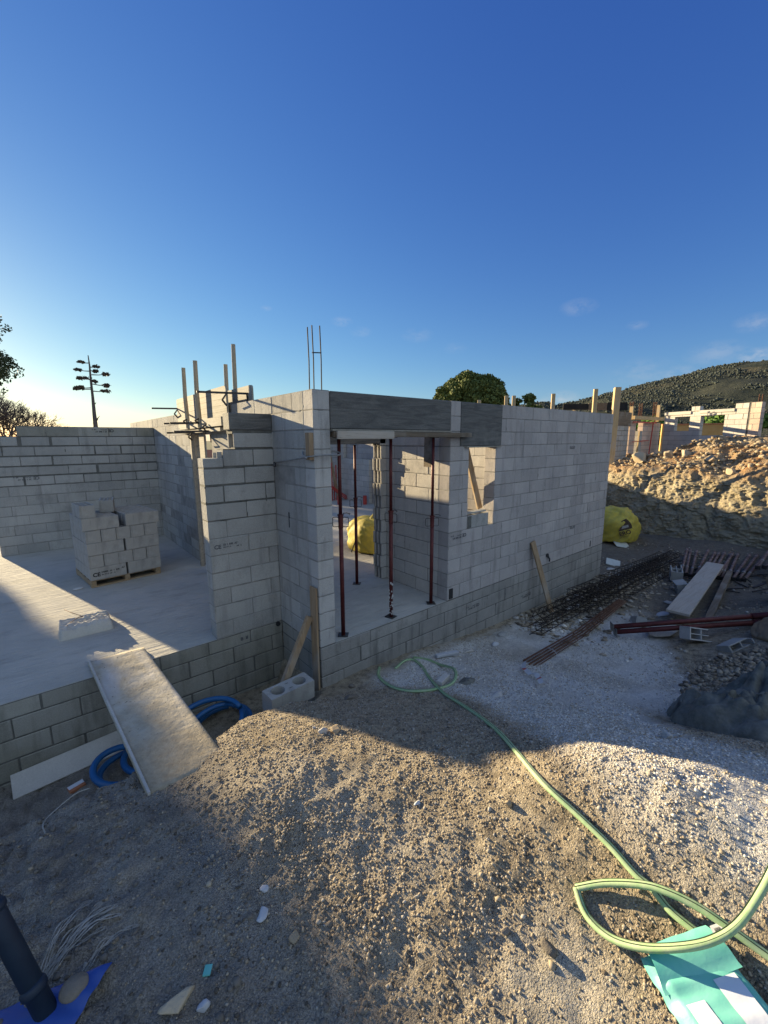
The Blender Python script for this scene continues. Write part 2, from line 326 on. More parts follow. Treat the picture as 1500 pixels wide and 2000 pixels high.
def text_mesh(name, body, size, mat, parent, mw, ext=.0008, label=None, bold=0.):
    cu = bpy.data.curves.new(name, 'FONT'); cu.body = body; cu.size = size; cu.extrude = ext; cu.offset = bold; cu.resolution_u = 3; cu.align_x = 'LEFT'
    t_ = bpy.data.objects.new('tmp', cu); COL.objects.link(t_); bpy.context.view_layer.update()
    me = bpy.data.meshes.new_from_object(t_.evaluated_get(bpy.context.evaluated_depsgraph_get())); bpy.data.objects.remove(t_)
    me.name = name; me.transform(mw); me.materials.clear(); me.materials.append(M[mat]); o = obj(name, me, parent)
    if label: o['label'] = label
    return o
def face_mat(origin, right, up):   # text plane
    r_ = Vector(right).normalized(); u = Vector(up); u = (u-r_*u.dot(r_)).normalized(); n_ = r_.cross(u); o = Vector(origin)
    return Matrix(((r_.x, u.x, n_.x, o.x), (r_.y, u.y, n_.y, o.y), (r_.z, u.z, n_.z, o.z), (0, 0, 0, 1)))
def smooth_path(pts, n=6):
    P = [Vector(p) for p in pts]; out = []
    for i in range(len(P)-1):
        a_, b_, c_, d_ = P[max(i-1, 0)], P[i], P[i+1], P[min(i+2, len(P)-1)]
        for k in range(n):
            t = k/n; out.append(.5*((2*b_)+(c_-a_)*t+(2*a_-5*b_+4*c_-d_)*t*t+(3*b_-a_-3*c_+d_)*t**3))
    out.append(P[-1]); return out
# ---------------------------------------------------------------- terrain height
CP = np.array([
 # mound left of the building (x, y, z)
 (-3.4,-.9,-.05),(-2.6,-.75,-.05),(-2.0,-.75,-.02),(-1.6,-.78,0.),(-1.2,-.75,.02),(-.95,-.5,-.1),(-.6,-.45,-.17),(-.35,-.35,-.32),
 (0.1,-.12,-.48),(.5,-.08,-.48),(1.36,-.05,-.54),(2.43,-.05,-.66),(3.8,-.05,-.74),(4.8,-.05,-.78),(7.2,0.,-.72),
 (-.66,-1.2,.08),(-.53,-1.7,.16),(-.42,-2.12,.25),(-.32,-2.45,.32),(-.25,-2.75,.46),(-.16,-3.0,.56),(-.05,-3.3,.64),(.05,-3.65,.66),
 (-1.45,-1.1,.1),(-1.3,-1.65,.17),(-1.2,-2.0,.14),(-1.1,-2.5,.12),(-.95,-3.0,.14),(-.85,-3.35,.18),(-.55,-3.1,.3),(-.45,-3.6,.4),
 (-2.2,-1.6,.08),(-2.6,-2.2,.06),(-3.5,-2.,.02),(-2.2,-3.5,.15),(-1.5,-4.5,.2),(0.3,-4.5,.6),(-4.5,-3,.0),(-1.7,-2.4,.06),
 (.1,-1.0,-.22),(.35,-1.6,-.12),(.6,-2.1,-.02),(.8,-2.6,.12),(.7,-3.1,.35),(1.2,-3.4,.3),(1.1,-1.0,-.42),(1.6,-1.6,-.38),(1.4,-2.3,-.2),
 (2.4,-.9,-.62),(2.3,-1.7,-.5),(2.0,-2.4,-.35),(2.0,-3.2,-.15),(2.9,-2.6,-.5),(3.2,-3.4,-.25),(3.6,-1.3,-.7),(3.9,-2.3,-.66),(4.6,-3.0,-.42),
 (5.2,-1.2,-.76),(5.5,-2.2,-.74),(5.6,-3.0,-.35),(6.3,-3.6,.1),(4.8,-4.2,.15),(7,-1.2,-.8),(7.2,-2.2,-.78),(7.3,-3.0,-.5),(8.2,-4.,.1),(9.4,-1.5,-.85),(9,-3,-.7),
 (8.5,.8,-.85),(11,.6,-.88),(11,-2,-.55),(12.3,0.5,-.7),(11,-.5,-.72),(12,-1,-.55),(10,3,-.85),(3,-5.5,.3),(7,-6,.4),(11,-5,-.3),(13,-4,-.8)], dtype=float)
def _tps_fit(P, smooth=.002):
    n=len(P); X=P[:,:2]; d=np.sqrt(((X[:,None]-X[None])**2).sum(-1)); K=d  # linear (conical) kernel: no overshoot
    K=np.sqrt(d*d+.12**2)
    A=np.zeros((n+1,n+1)); A[:n,:n]=-K+0*np.eye(n); A[:n,n]=1; A[n,:n]=1
    A[:n,:n]-=smooth*np.eye(n)
    return np.linalg.solve(A,np.r_[P[:,2],0])
_W=_tps_fit(CP)
def _base(x,y):
    x=np.asarray(x,float); y=np.asarray(y,float); s=x.shape; xf=x.ravel(); yf=y.ravel(); out=np.empty(xf.size)
    for i in range(0,xf.size,20000):
        a=slice(i,i+20000)
        d2=(xf[a,None]-CP[None,:,0])**2+(yf[a,None]-CP[None,:,1])**2
        out[a]=-np.sqrt(d2+.12**2)@_W[:-1]+_W[-1]
    return out.reshape(s)
def sst(a,b,t):
    t=np.clip((t-a)/(b-a),0,1); return t*t*(3-2*t)
LIPX=[-9,-3.4,-2.6,-1.97,-1.32,-1.0,-.7,-.4,-.15,0.05]
LIPY=[-.8,-.78,-.66,-.64,-.70,-.50,-.50,-.42,-.22,.0]
def H0(x,y):
    x=np.asarray(x,float); y=np.asarray(y,float)
    h=_base(x,y)
    far=np.maximum(np.maximum(-4.8-x,x-12.5),np.maximum(-5.5-y,y-3.0))
    t=sst(0,4,far); h=h*(1-t)+(-.75)*t
    L=np.interp(x,LIPX,LIPY)
    k=sst(0.0,.34,y-L)*(1-sst(-.12,.02,x)); h=h*(1-k)+(-.80)*k
    ins=sst(0,.1,np.minimum(np.minimum(x-.08,7.1-x),y-.08)); h=h*(1-ins)+(-.95)*ins*1.0
    ins2=sst(0,.1,y-1.1)*(1-sst(7.0,7.3,x)); h=h*(1-ins2)+(-.95)*ins2
    return h
def _hash(ix,iy,s):
    n=(ix.astype(np.int64)*374761393+iy.astype(np.int64)*668265263+s*1442695041)&0x7fffffff
    n=(n^(n>>13))*1274126177&0x7fffffff
    return ((n^(n>>16))&0xffff)/65535.
def vnoise(x,y,sc,s=0):
    X=np.asarray(x,float)/sc; Y=np.asarray(y,float)/sc; ix=np.floor(X); iy=np.floor(Y); fx=X-ix; fy=Y-iy
    fx=fx*fx*(3-2*fx); fy=fy*fy*(3-2*fy)
    a=_hash(ix,iy,s);b=_hash(ix+1,iy,s);c=_hash(ix,iy+1,s);d=_hash(ix+1,iy+1,s)
    return (a*(1-fx)+b*fx)*(1-fy)+(c*(1-fx)+d*fx)*fy*1.0-.5
PRINTS=[(-1.02,-3.0,.2),(-1.3,-2.7,-.5),(-1.15,-2.35,.4),(-1.62,-2.55,.1),(-1.5,-1.95,-.2),(-.75,-2.7,.9),(-1.9,-2.2,.3),(-1.75,-1.6,-.3),(-2.0,-1.2,.2),(-.95,-1.75,.6),(-.6,-2.05,.2),(-2.3,-1.3,-.6),(.6,-1.4,.7),(1.5,-1.8,1.),(-.78,-3.35,-.3)]
def H(x,y):
    h=H0(x,y)
    for (px,py,an) in PRINTS:
        dx=np.asarray(x,float)-px; dy=np.asarray(y,float)-py; u=dx*math.sin(an)+dy*math.cos(an); v=dx*math.cos(an)-dy*math.sin(an)
        e=(u/.15)**2+(v/.055)**2; h=h-.006*np.exp(-e**2*.9)+.003*np.exp(-((e-1.5)/.6)**2)
    d=np.asarray(x,float)*.35+np.asarray(y,float)+2.95; h=h+.006*np.sin(np.asarray(x,float)*70+np.asarray(y,float)*22)*np.exp(-((np.asarray(x,float)+.85)/.16)**2-((np.asarray(y,float)+3.1)/.28)**2)
    r=1.0+.8*(1-sst(-2.6,-1.2,np.asarray(x,float)))
    return h+r*(.026*vnoise(x,y,.55,1)+.018*vnoise(x,y,.21,2)+.014*vnoise(x,y,.09,3)+.011*vnoise(x,y,.045,4)+.055*np.abs(vnoise(x,y,.085,5))*(r-1)*1.2+.030*np.abs(vnoise(x,y,.035,6))*(r-1)*1.2)
# ---------------------------------------------------------------- end terrain
def HZ(x, y): return float(H(np.array([x]), np.array([y]))[0])
def HS(x, y): return float(H0(np.array([x]), np.array([y]))[0])
# ---------------------------------------------------------------- ground
WHITE = [(0.45, -0.2), (1.97, -0.15), (3.697, -0.2), (5.9, -1.3), (4.3, -2.2), (3.34, -2.64), (2.307, -2.939), (2.022, -2.558), (1.6, -2.9), (1.168, -3.1), (1.028, -3.293), (0.693, -3.9), (-0.15, -4.2), (-0.221, -3.6), (-0.2, -3.352), (-0.17, -3.123), (-0.03, -2.805), (0.49, -2.209), (.95, -1.4)]
PALE = [[(-0.877, -2.9), (-1.12, -2.8), (-1.0, -3.3), (-0.718, -3.6), (-0.64, -3.323), (-0.635, -3.1)], [(-1.361, -1.287), (-0.965, -1.551), (-0.888, -1.916), (-0.645, -2.53), (-0.871, -2.6), (-1.085, -2.182), (-1.275, -1.714)]]
def blur_mask(x, y, poly, wob=.18, r=.12):
    m_ = np.zeros(x.shape)
    for dx, dy in ((0, 0), (r, 0), (-r, 0), (0, r), (0, -r), (r*.7, r*.7), (-r*.7, r*.7), (r*.7, -r*.7), (-r*.7, -r*.7)):
        wx = x+dx+wob*vnoise(x, y, .35, 11)+wob*.5*vnoise(x, y, .12, 12); wy = y+dy+wob*vnoise(x, y, .35, 13)+wob*.5*vnoise(x, y, .12, 14); m_ += inpoly(wx, wy, poly)
    return m_/9
def axis(segs):
    out = [segs[0][0]]
    for a_, b_, s_ in segs:
        n = max(1, int(round((b_-a_)/s_))); out += list(np.linspace(a_, b_, n+1)[1:])
    return np.array(out)
gx = axis([(-3000, -600, 800), (-600, -100, 100), (-100, -20, 16), (-20, -5, 1.5), (-5, -3.2, .1), (-3.2, 1.6, .02), (1.6, 4.6, .035), (4.6, 10, .08), (10, 18, .4), (18, 50, 4), (50, 300, 50), (300, 3000, 540)])
gy = axis([(-2000, -200, 450), (-200, -20, 36), (-20, -6, 1.4), (-6, -4.2, .15), (-4.2, -2.4, .016), (-2.4, .4, .022), (.4, 1.2, .06), (1.2, 5, .25), (5, 20, 1.5), (20, 200, 20), (200, 4000, 500)])
X, Y = np.meshgrid(gx, gy, indexing='ij'); Z = H(X, Y); nX, nY = X.shape
wm = blur_mask(X, Y, WHITE)*np.clip(.9+.5*vnoise(X, Y, .3, 21)-.25*(vnoise(X, Y, .9, 22) > .22), 0, 1)
pm = np.maximum(blur_mask(X, Y, PALE[0]), blur_mask(X, Y, PALE[1], .25, .1)*.55)
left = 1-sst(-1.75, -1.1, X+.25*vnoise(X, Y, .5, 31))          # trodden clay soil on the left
I = np.arange(nX*nY).reshape(nX, nY); F = np.stack([I[:-1, :-1], I[1:, :-1], I[1:, 1:], I[:-1, 1:]], -1).reshape(-1, 4)
a = Mt('earth', .95, .15)
c = a.mix(a.noise(3.2, 6, .7), (.31, .255, .18), (.50, .425, .31)); c = a.mix(a.noise(14, 4, .7, None, .45, .7), c, (.15, .125, .095))
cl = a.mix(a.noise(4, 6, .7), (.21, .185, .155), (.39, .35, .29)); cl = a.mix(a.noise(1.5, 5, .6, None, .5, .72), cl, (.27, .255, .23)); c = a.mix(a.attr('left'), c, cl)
c = a.mix(a.attr('pale'), c, a.mix(a.noise(11, 5, .6), (.42, .38, .31), (.52, .475, .40)))
wv = a.mix(a.noise(22, 5, .7), (.54, .53, .51), (.76, .74, .70)); c = a.mix(a.math('MULTIPLY', a.attr('white'), a.noise(7, 5, .7, None, .18, .36)), c, wv)
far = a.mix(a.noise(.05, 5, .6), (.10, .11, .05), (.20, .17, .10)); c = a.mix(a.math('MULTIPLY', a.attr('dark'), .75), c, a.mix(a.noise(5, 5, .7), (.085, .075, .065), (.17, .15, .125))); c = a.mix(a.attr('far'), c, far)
c = a.scale(c, a.math('ADD', a.math('MULTIPLY', a.noise(120, 3, .6), .7), .65)); a.color(c)
peb = a.vor(95, None, 'Distance', .0, .7); gr = a.vor(210, None, 'Distance', 0, .7)
a.bump([(a.noise(9, 6, .8, None, 0, 1), .03), (a.noise(26, 6, .75, None, 0, 1), .02), (a.math('SUBTRACT', 1., peb), .006), (a.math('SUBTRACT', 1., gr), .003)], .9); M['earth'] = a.m
# darker trodden earth towards the bank
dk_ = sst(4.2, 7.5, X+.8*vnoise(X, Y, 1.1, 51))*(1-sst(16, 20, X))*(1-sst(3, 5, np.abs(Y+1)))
far_ = sst(14, 60, np.sqrt((X-3)**2+Y**2))
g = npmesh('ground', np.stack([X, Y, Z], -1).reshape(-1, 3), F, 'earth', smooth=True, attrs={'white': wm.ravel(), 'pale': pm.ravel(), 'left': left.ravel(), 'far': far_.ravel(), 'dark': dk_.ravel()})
tag(g, kind='structure')
# loose gravel: thousands of single stones, denser and larger where the photo shows gravel
def scatter(n, x0, x1, y0, y1, dens):
    x = rng.uniform(x0, x1, n); y = rng.uniform(y0, y1, n); k = rng.random(n) < dens(x, y); return x[k], y[k]
def okg(x, y): return ~((x > .0) & (y > -.01)) & ~((y > .94)) & ~((x > -.86) & (x < 0) & (y > .9))
def d1(x, y):
    w_ = blur_mask(x, y, WHITE, .1, .1); p_ = blur_mask(x, y, PALE[0]); l_ = 1-sst(-1.75, -1.1, x)
    n_ = .75+.9*vnoise(x, y, .45, 41)+.5*vnoise(x, y, .14, 42)
    return okg(x, y)*np.clip(n_*(1-.93*p_)*(1-.70*l_)*(1-.35*w_*(x > .6)), 0, 1)
Vs = []; Fs = []; Ts = []; off = 0
for (n, x0, x1, y0, y1, s0, s1, df) in [(64000, -1.9, 1.5, -3.75, -.3, .0035, .0085, d1), (9000, -3.2, -1.2, -3.4, -.5, .003, .009, lambda x, y: okg(x, y)*.6*np.clip(.5+vnoise(x, y, .3, 43)*2, 0, 1)),
                                     (26000, .8, 4.5, -3.6, -.05, .005, .011, lambda x, y: okg(x, y)*np.clip(.4+1.4*vnoise(x, y, .4, 44), 0, 1)), (5000, 3.5, 11.5, -3.5, .9, .008, .03, lambda x, y: ~((x < 7.3) & (y > -.04))*np.clip(.2+1.6*vnoise(x, y, .8, 45), 0, 1)),
                                     (900, -1.9, 2.5, -3.6, -.3, .009, .015, d1), (1200, -3.3, -1.2, -3.4, -.5, .005, .012, lambda x, y: okg(x, y)*.35), (900, 3.8, 8.5, -.9, -.03, .02, .06, lambda x, y: okg(x, y)*.55)]:
    x, y = scatter(n, x0, x1, y0, y1, df); k = len(x); s_ = s0+(s1-s0)*rng.random(k)**1.8
    w_ = blur_mask(x, y, WHITE, .1, .1); l_ = 1-sst(-1.75, -1.1, x)
    ti = np.clip(rng.beta(1.25, 1.55, k)*.85+.0+.42*w_-.16*l_, 0, 1)
    P = np.stack([x, y, H(x, y)+s_*.22], -1); V, F, T = stones(P, s_, IC0, .7, .3, ti); Vs.append(V); Fs.append(F+off); Ts.append(T); off += len(V)
gr = npmesh('gravel', np.concatenate(Vs), np.concatenate(Fs), 'pebble', np.concatenate(Ts)); tag(gr, 'loose gravel and small stones scattered over the earth', 'gravel', kind='stuff')
x, y = scatter(6000, -3.4, -.9, -3.5, -.55, lambda x, y: okg(x, y)*(1-sst(-1.7, -1.0, x+.3*vnoise(x, y, .4, 47)))*np.clip(.45+1.8*vnoise(x, y, .3, 48), 0, 1)); s_ = .004+.015*rng.random(len(x))**2.6
V, F, T = stones(np.stack([x, y, H(x, y)+s_*.0], -1), s_, IC0, .6, .42); o_ = npmesh('soil_clods', V, F, 'dry_earth', T); tag(o_, 'crumbly soil clods on the trodden earth at the left', 'soil', kind='stuff')
# ---------------------------------------------------------------- the unfinished house
house = thing('unfinished_house', (0, 0, 0), 'roofless grey concrete block house under construction on a raised slab', 'building')
def wall_mb(mb, ax, u0, u1, n0, n1, z0, z1, holes=(), phase=0., gap=.006, mi=0, mmi=1, zj=None, rec=.005, dark=None, vjit=.006, BL=.5, ch=.006, colu=None):
    """block courses between z0 and z1 along axis ax ('x'/'y'); holes = (u0,u1,z0,z1); dark = dict course->(gap, mortar index)"""
    zs = zj or [z0+.2*i for i in range(int(round((z1-z0)/.2))+1)]
    for k in range(len(zs)-1):
        a_, b_ = zs[k], zs[k+1]; row = int(round(a_/.2)); zm = (a_+b_)/2
        iv = [(u0, u1)]
        for h in holes:
            if h[2] < zm < h[3]:
                nv = []
                for p, q in iv:
                    if h[0] > p: nv.append((p, min(q, h[0])))
                    if h[1] < q: nv.append((max(p, h[1]), q))
                iv = [t for t in nv if t[1]-t[0] > .02]
        g_, mm = (dark or {}).get(row, (gap, mmi)); vg = g_*.9 if mm == mmi else .005
        for p, q in iv:
            def B(x0, x1, y0, y1, c0, c1, mi_, t_=None, c=0.):
                if ax == 'x': mb.box(x0, x1, y0, y1, c0, c1, mi_, None, t_, c)
                else: mb.box(y0, y1, x0, x1, c0, c1, mi_, None, t_, c)
            B(p+.002, q-.002, n0+rec, n1-rec, a_+.0005, b_-.0005, mm)
            ph = (phase+(BL/2 if row % 2 else 0)) % BL
            js = [p]+[ph+BL*i for i in range(int((p-ph)//BL), int((q-ph)//BL)+2) if p+.05 < ph+BL*i < q-.05]+[q]
            for j in range(len(js)-1):
                s_, e_ = js[j], js[j+1]; l_ = s_+(vg/2 if j else 0)+random.uniform(-vjit, vjit)*(j > 0); r_ = e_-(vg/2 if j < len(js)-2 else 0)+random.uniform(-vjit, vjit)*(j < len(js)-2)
                if mm != mmi and 0 < j and random.random() < .16: l_ += random.uniform(.02, .05)
                o_ = random.uniform(-.004, .004); zt = random.uniform(0, .004); zb = random.uniform(0, .002)
                B(l_, r_, n0+o_, n1-o_, a_+g_/2-zb, b_-g_/2-zt, mi, random.random(), ch)
                for q_ in range(random.choice((0, 0, 1, 2) if mm == mmi else (1, 2, 3))):      # mortar squeezed out along the bed and head joints
                    hz_ = random.random() < .7; lu = random.uniform(.012, .05)*(1.5 if mm != mmi else 1); uu = random.uniform(l_, r_) if hz_ else l_; zz = a_ if hz_ else random.uniform(a_, b_)
                    V_ = IC0[0]*np.array([lu if hz_ else .008, .004, .007 if hz_ else lu*.7])*(1+.3*np.random.rand(12, 1)); cc = (uu, n0+.0, zz)
                    V_ = V_+np.array(cc); V_ = V_ if ax == 'x' else V_[:, [1, 0, 2]]; mb.add([tuple(t_) for t_ in V_], [tuple(t_) for t_ in IC0[1]], mm, random.random())
# front wall, x 0..7.24, y 0..0.2, with the wide doorway and the window
mb = MB()
HF = [(.2, 2.1, 0, 2.8), (2.30, 3.25, 2.2, 2.8), (2.5, 3.13, 1.0, 2.2)]
wall_mb(mb, 'x', 2.1, 7.243, 0, .2, 0, 2.8, HF, phase=3.37 % .5)
wall_mb(mb, 'x', 0, .2, 0, .2, 0, 2.8, phase=0, gap=.007, mi=2)
front = mb.build('front_wall', ['block_front', 'mortar', 'block_corner'], house)
mb = MB(); wall_mb(mb, 'y', .2, 11, 7.043, 7.243, 0, 2.8, phase=.1); mb.build('end_wall', ['block_front', 'mortar'], house)
# foundation courses under the slab edge
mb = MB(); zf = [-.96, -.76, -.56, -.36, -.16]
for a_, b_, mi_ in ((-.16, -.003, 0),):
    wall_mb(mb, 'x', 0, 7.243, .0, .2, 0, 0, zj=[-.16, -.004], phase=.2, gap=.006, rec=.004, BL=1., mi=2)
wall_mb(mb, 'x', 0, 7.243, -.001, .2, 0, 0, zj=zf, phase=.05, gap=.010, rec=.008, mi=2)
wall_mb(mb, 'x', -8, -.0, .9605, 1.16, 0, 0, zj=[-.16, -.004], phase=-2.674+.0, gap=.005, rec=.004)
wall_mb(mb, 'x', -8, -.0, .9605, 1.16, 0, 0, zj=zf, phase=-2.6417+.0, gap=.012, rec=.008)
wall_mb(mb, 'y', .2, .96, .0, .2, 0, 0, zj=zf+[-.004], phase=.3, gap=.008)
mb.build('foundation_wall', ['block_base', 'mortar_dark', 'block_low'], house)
# floor slab
mb = MB(); mb.box(.2, 7.04, .2, 14, -.16, .0); mb.box(-8, .2, 1.16, 14, -.16, -.0005)
mb.box(-8, .0, .968, 1.16, -.008, .0005); mb.box(.2, 2.1, .008, .2, -.008, .001); mb.build('floor_slab', 'slab', house)
# side wall x 0..0.2 running back
mb = MB(); HS_ = [(3.24, 4.16, 0, 2.4), (7.85, 8.3, 0, 2.0)]
wall_mb(mb, 'y', .2, 10.4, 0, .2, 0, 2.8, HS_, phase=.2, gap=.008, rec=.003)
mb.build('side_wall', ['block', 'mortar', 'mortar_dark'], house)
# recessed pier facing the camera
mb = MB(); dk = {7: (.018, 2), 8: (.018, 2), 9: (.02, 2), 10: (.02, 2), 11: (.022, 2)}
wall_mb(mb, 'x', -.82, -.003, .9605, 1.16, 0, 2.0, phase=-.62, dark=dk, gap=.006)
wall_mb(mb, 'x', -.60, -.003, .9605, 1.16, 2.0, 2.2, phase=-.25+.0, dark={10: (.02, 2)})
mb.box(-.82, -.605, .9605, 1.16, 2.0, 2.10, 0, None, .6, .006); mb.box(-.66, -.606, .985, 1.0, 2.09, 2.17, 0, None, .8); mb.box(-.66, -.606, 1.12, 1.14, 2.09, 2.16, 0, None, .8)
mb.box(-.47, -.003, .9605, .985, 2.215, 2.375, 0, None, .55, .004); mb.box(-.47, -.003, 1.13, 1.16, 2.215, 2.375, 0, None, .5); mb.box(-.40, -.003, .985, 1.13, 2.21, 2.37, 2)
mb.box(-.46, -.003, .970, 1.15, 2.195, 2.215, 2); mb.box(-.48, -.003, .970, 1.15, 2.37, 2.41, 2)
mb.build('pier_wall', ['block', 'mortar', 'mortar_dark'], house)
mb = MB(); mb.box(-.51, -.003, .9595, 1.16, 2.41, 2.6, 0, None, .4, .008); mb.build('cast_block', 'cast', house)
# back-left wall facing the camera
mb = MB(); dk = {k: (.026, 2) for k in (7, 8, 9, 10, 11)}; dk[12] = (.012, 2)
wall_mb(mb, 'x', -2.97, -.003, 7.3905, 7.59, 0, 1.8, phase=-2.207+.0, gap=.008, dark=dk)
wall_mb(mb, 'x', -2.97, -.003, 7.3905, 7.59, 1.8, 2.2, phase=-2.207, dark=dk, vjit=.012)
wall_mb(mb, 'x', -2.80, -.003, 7.3905, 7.59, 2.2, 2.4, phase=-2.207, dark=dk)
mb.build('back_wall', ['block', 'mortar', 'mortar_dark'], house)
mb = MB(); wall_mb(mb, 'x', -2.45, -.003, 7.3895, 7.59, 2.4, 2.6, phase=-2.0, BL=.55, gap=.006, vjit=.01); mb.build('capping_course', ['block_base', 'mortar_dark'], house)
# interior walls seen through the openings
mb = MB(); wall_mb(mb, 'y', .2, 1.55, 2.1, 2.3, 0, 2.8, phase=.15, gap=.008)
for k in range(14):     # toothed end of the cross wall, hollow cells showing
    z = k*.2; e = 0 if k % 2 else .05
    mb.box(1.98+e*.4, 2.10, 1.35, 1.375, z+.006, z+.194, 0, None, random.random(), .003); mb.box(1.98+e*.4, 2.10, 1.525, 1.55, z+.006, z+.194, 0, None, random.random(), .003)
    mb.box(1.98+e*.4+.03, 2.098, 1.375, 1.525, z+.002, z+.198, 1); mb.box(1.985+e*.4, 2.10, 1.44, 1.46, z+.01, z+.19, 0, None, .7)
    mb.box(2.0+e*.4, 2.098, 1.36, 1.54, z-.005, z+.007, 1)
mb.build('interior_wall', ['block_pale', 'mortar'], house)
mb = MB(); wall_mb(mb, 'y', .2, 3.2, 3.9, 4.1, 0, 2.8, phase=.0, gap=.008); mb.build('partition_wall', ['block_pale', 'mortar'], house)
mb = MB(); wall_mb(mb, 'y', 8.0, 9.6, 6.9, 7.04, 0, 1.6, phase=.1); wall_mb(mb, 'y', 9.6, 11, 6.9, 7.04, 0, 2.6, phase=.1); wall_mb(mb, 'x', 5.2, 6.9, 10.8, 11, 0, 2.6, phase=.1)
mb.build('rear_wall', ['block_pale', 'mortar'], house)
mb = MB(); wall_mb(mb, 'x', 6.2, 15, 13, 13.2, 0, 2.8, [(8.25, 8.9, 2.0, 2.3)], phase=0); wall_mb(mb, 'x', 6.2, 8.9, 13, 13.2, 2.8, 3.0, phase=0); wall_mb(mb, 'x', 6.2, 8.35, 13, 13.2, 3.0, 3.2, phase=0); mb.build('unseen_rear_wall', ['block', 'mortar'], house)  # unseen wall added to shadow the cut bank; hole and stepped top shape that shadow
# cast lintels
def lintel(nm, x0, x1, y0, y1, z0, z1, mat='cast', wav=.0):
    mb = MB(); mb.box(x0, x1, y0, y1, z0, z1, 0, None, .5, .008); return mb.build(nm, mat, house)
tag(lintel('lintel', .205, 2.095, -.006, .2, 2.41, 2.795), 'dark wood-grained cast concrete lintel over the doorway')
tag(lintel('lintel', 2.30, 3.25, -.010, .2, 2.2, 2.795), 'dark square cast concrete lintel over the window')
lintel('interior_lintel', .2, 2.1, 1.35, 1.55, 2.23, 2.6); lintel('lintel', .002, .198, 3.0, 4.3, 2.4, 2.62, 'cast_pale')
mb = MB()
for px_, py_ in ((.055, .06), (.145, .06), (.055, .15)): mb.tube([(px_, py_, 2.75), (px_+.006, py_, 3.1), (px_, py_, 3.42 if px_ < .1 else 3.43)], .006, 6)
mb.tube([(.045, .05, 3.16), (.15, .05, 3.17), (.15, .07, 3.17), (.05, .07, 3.16)], .004, 5); mb.build('rebar', 'rebar', house)
# mortar squeezed out of joints and splashes (part of the walls)
mb = MB()
for (x, y, z, r) in [(-.06, .955, -.03, .03)]: mb.tube([(x, y+.01, z), (x, y-.012, z)], r, 12)
mb.build('pipe_hole', 'ink', house)
for f_ in (lambda q: q.box(2.14, 2.21, -.012, .01, .02, .17), lambda q: q.tube([(4.85, .01, .17), (4.85, -.02, .17)], .035, 10), lambda q: q.tube([(4.88, .0, .17), (4.88, -.04, .10), (4.86, -.05, .06)], .014, 6), lambda q: q.box(6.61, 6.645, -.004, .01, .03, .16)):
    mb = MB(); f_(mb); mb.build('service_opening', 'ink', house)
mb = MB(); mb.box(-.004, .004, .62, .636, 1.28, 1.46); mb.build('open_joint', 'ink', house)
# factory stamps printed on some of the blocks
def stamp(o_, r_, u_, s, lines, parent=house, mat='ink_grey', off_=.0035):
    o_ = Vector(o_); r__ = Vector(r_).normalized(); u__ = Vector(u_).normalized()
    for (t_, dx, dz, sz, bd) in lines: text_mesh('stamp', t_, sz*s, mat, parent, face_mat(o_+r__*dx*s+u__*dz*s, r__, u__), .0006, bold=bd)
CEL = [('CE', 0, 0, .075, .002), ('22  I  B40  A7', .12, .035, .034, .0012), ('EN 771-3', .12, 0, .026, .0006), ('NF   R', .30, -.005, .026, .001)]
stamp((-.775, .9555, 1.08), (1, 0, 0), (0, 0, 1), .85, CEL)
stamp((-2.20, 7.385, 1.58), (-1, 0, 0), (0, 0, -1), 1.1, CEL)
stamp((-.80, 7.3835, 2.55), (-1, 0, 0), (0, 0, -1), 1.1, CEL, mat='ink')
stamp((2.48, -.006, .95), (-1, 0, 0), (0, 0, -1), .9, CEL)
for (x, z) in ((5.62, 2.16), (5.86, .60)): stamp((x, -.006, z), (-1, 0, 0), (0, 0, -1), .9, [('87738', 0, 0, .085, .0)])
stamp((2.85, -.008, -.22), (-1, 0, 0), (0, 0, -1), .85, CEL); stamp((4.35, -.008, -.42), (-1, 0, 0), (0, 0, -1), .85, CEL); stamp((-.55, .953, -.10), (1, 0, 0), (0, 0, 1), .8, [('B  II', 0, 0, .07, .002)])
stamp((2.095, .80, 1.86), (0, 1, 0), (0, 0, -1), .8, [('CE))', 0, 0, .06, .001)], mat='ink_grey')
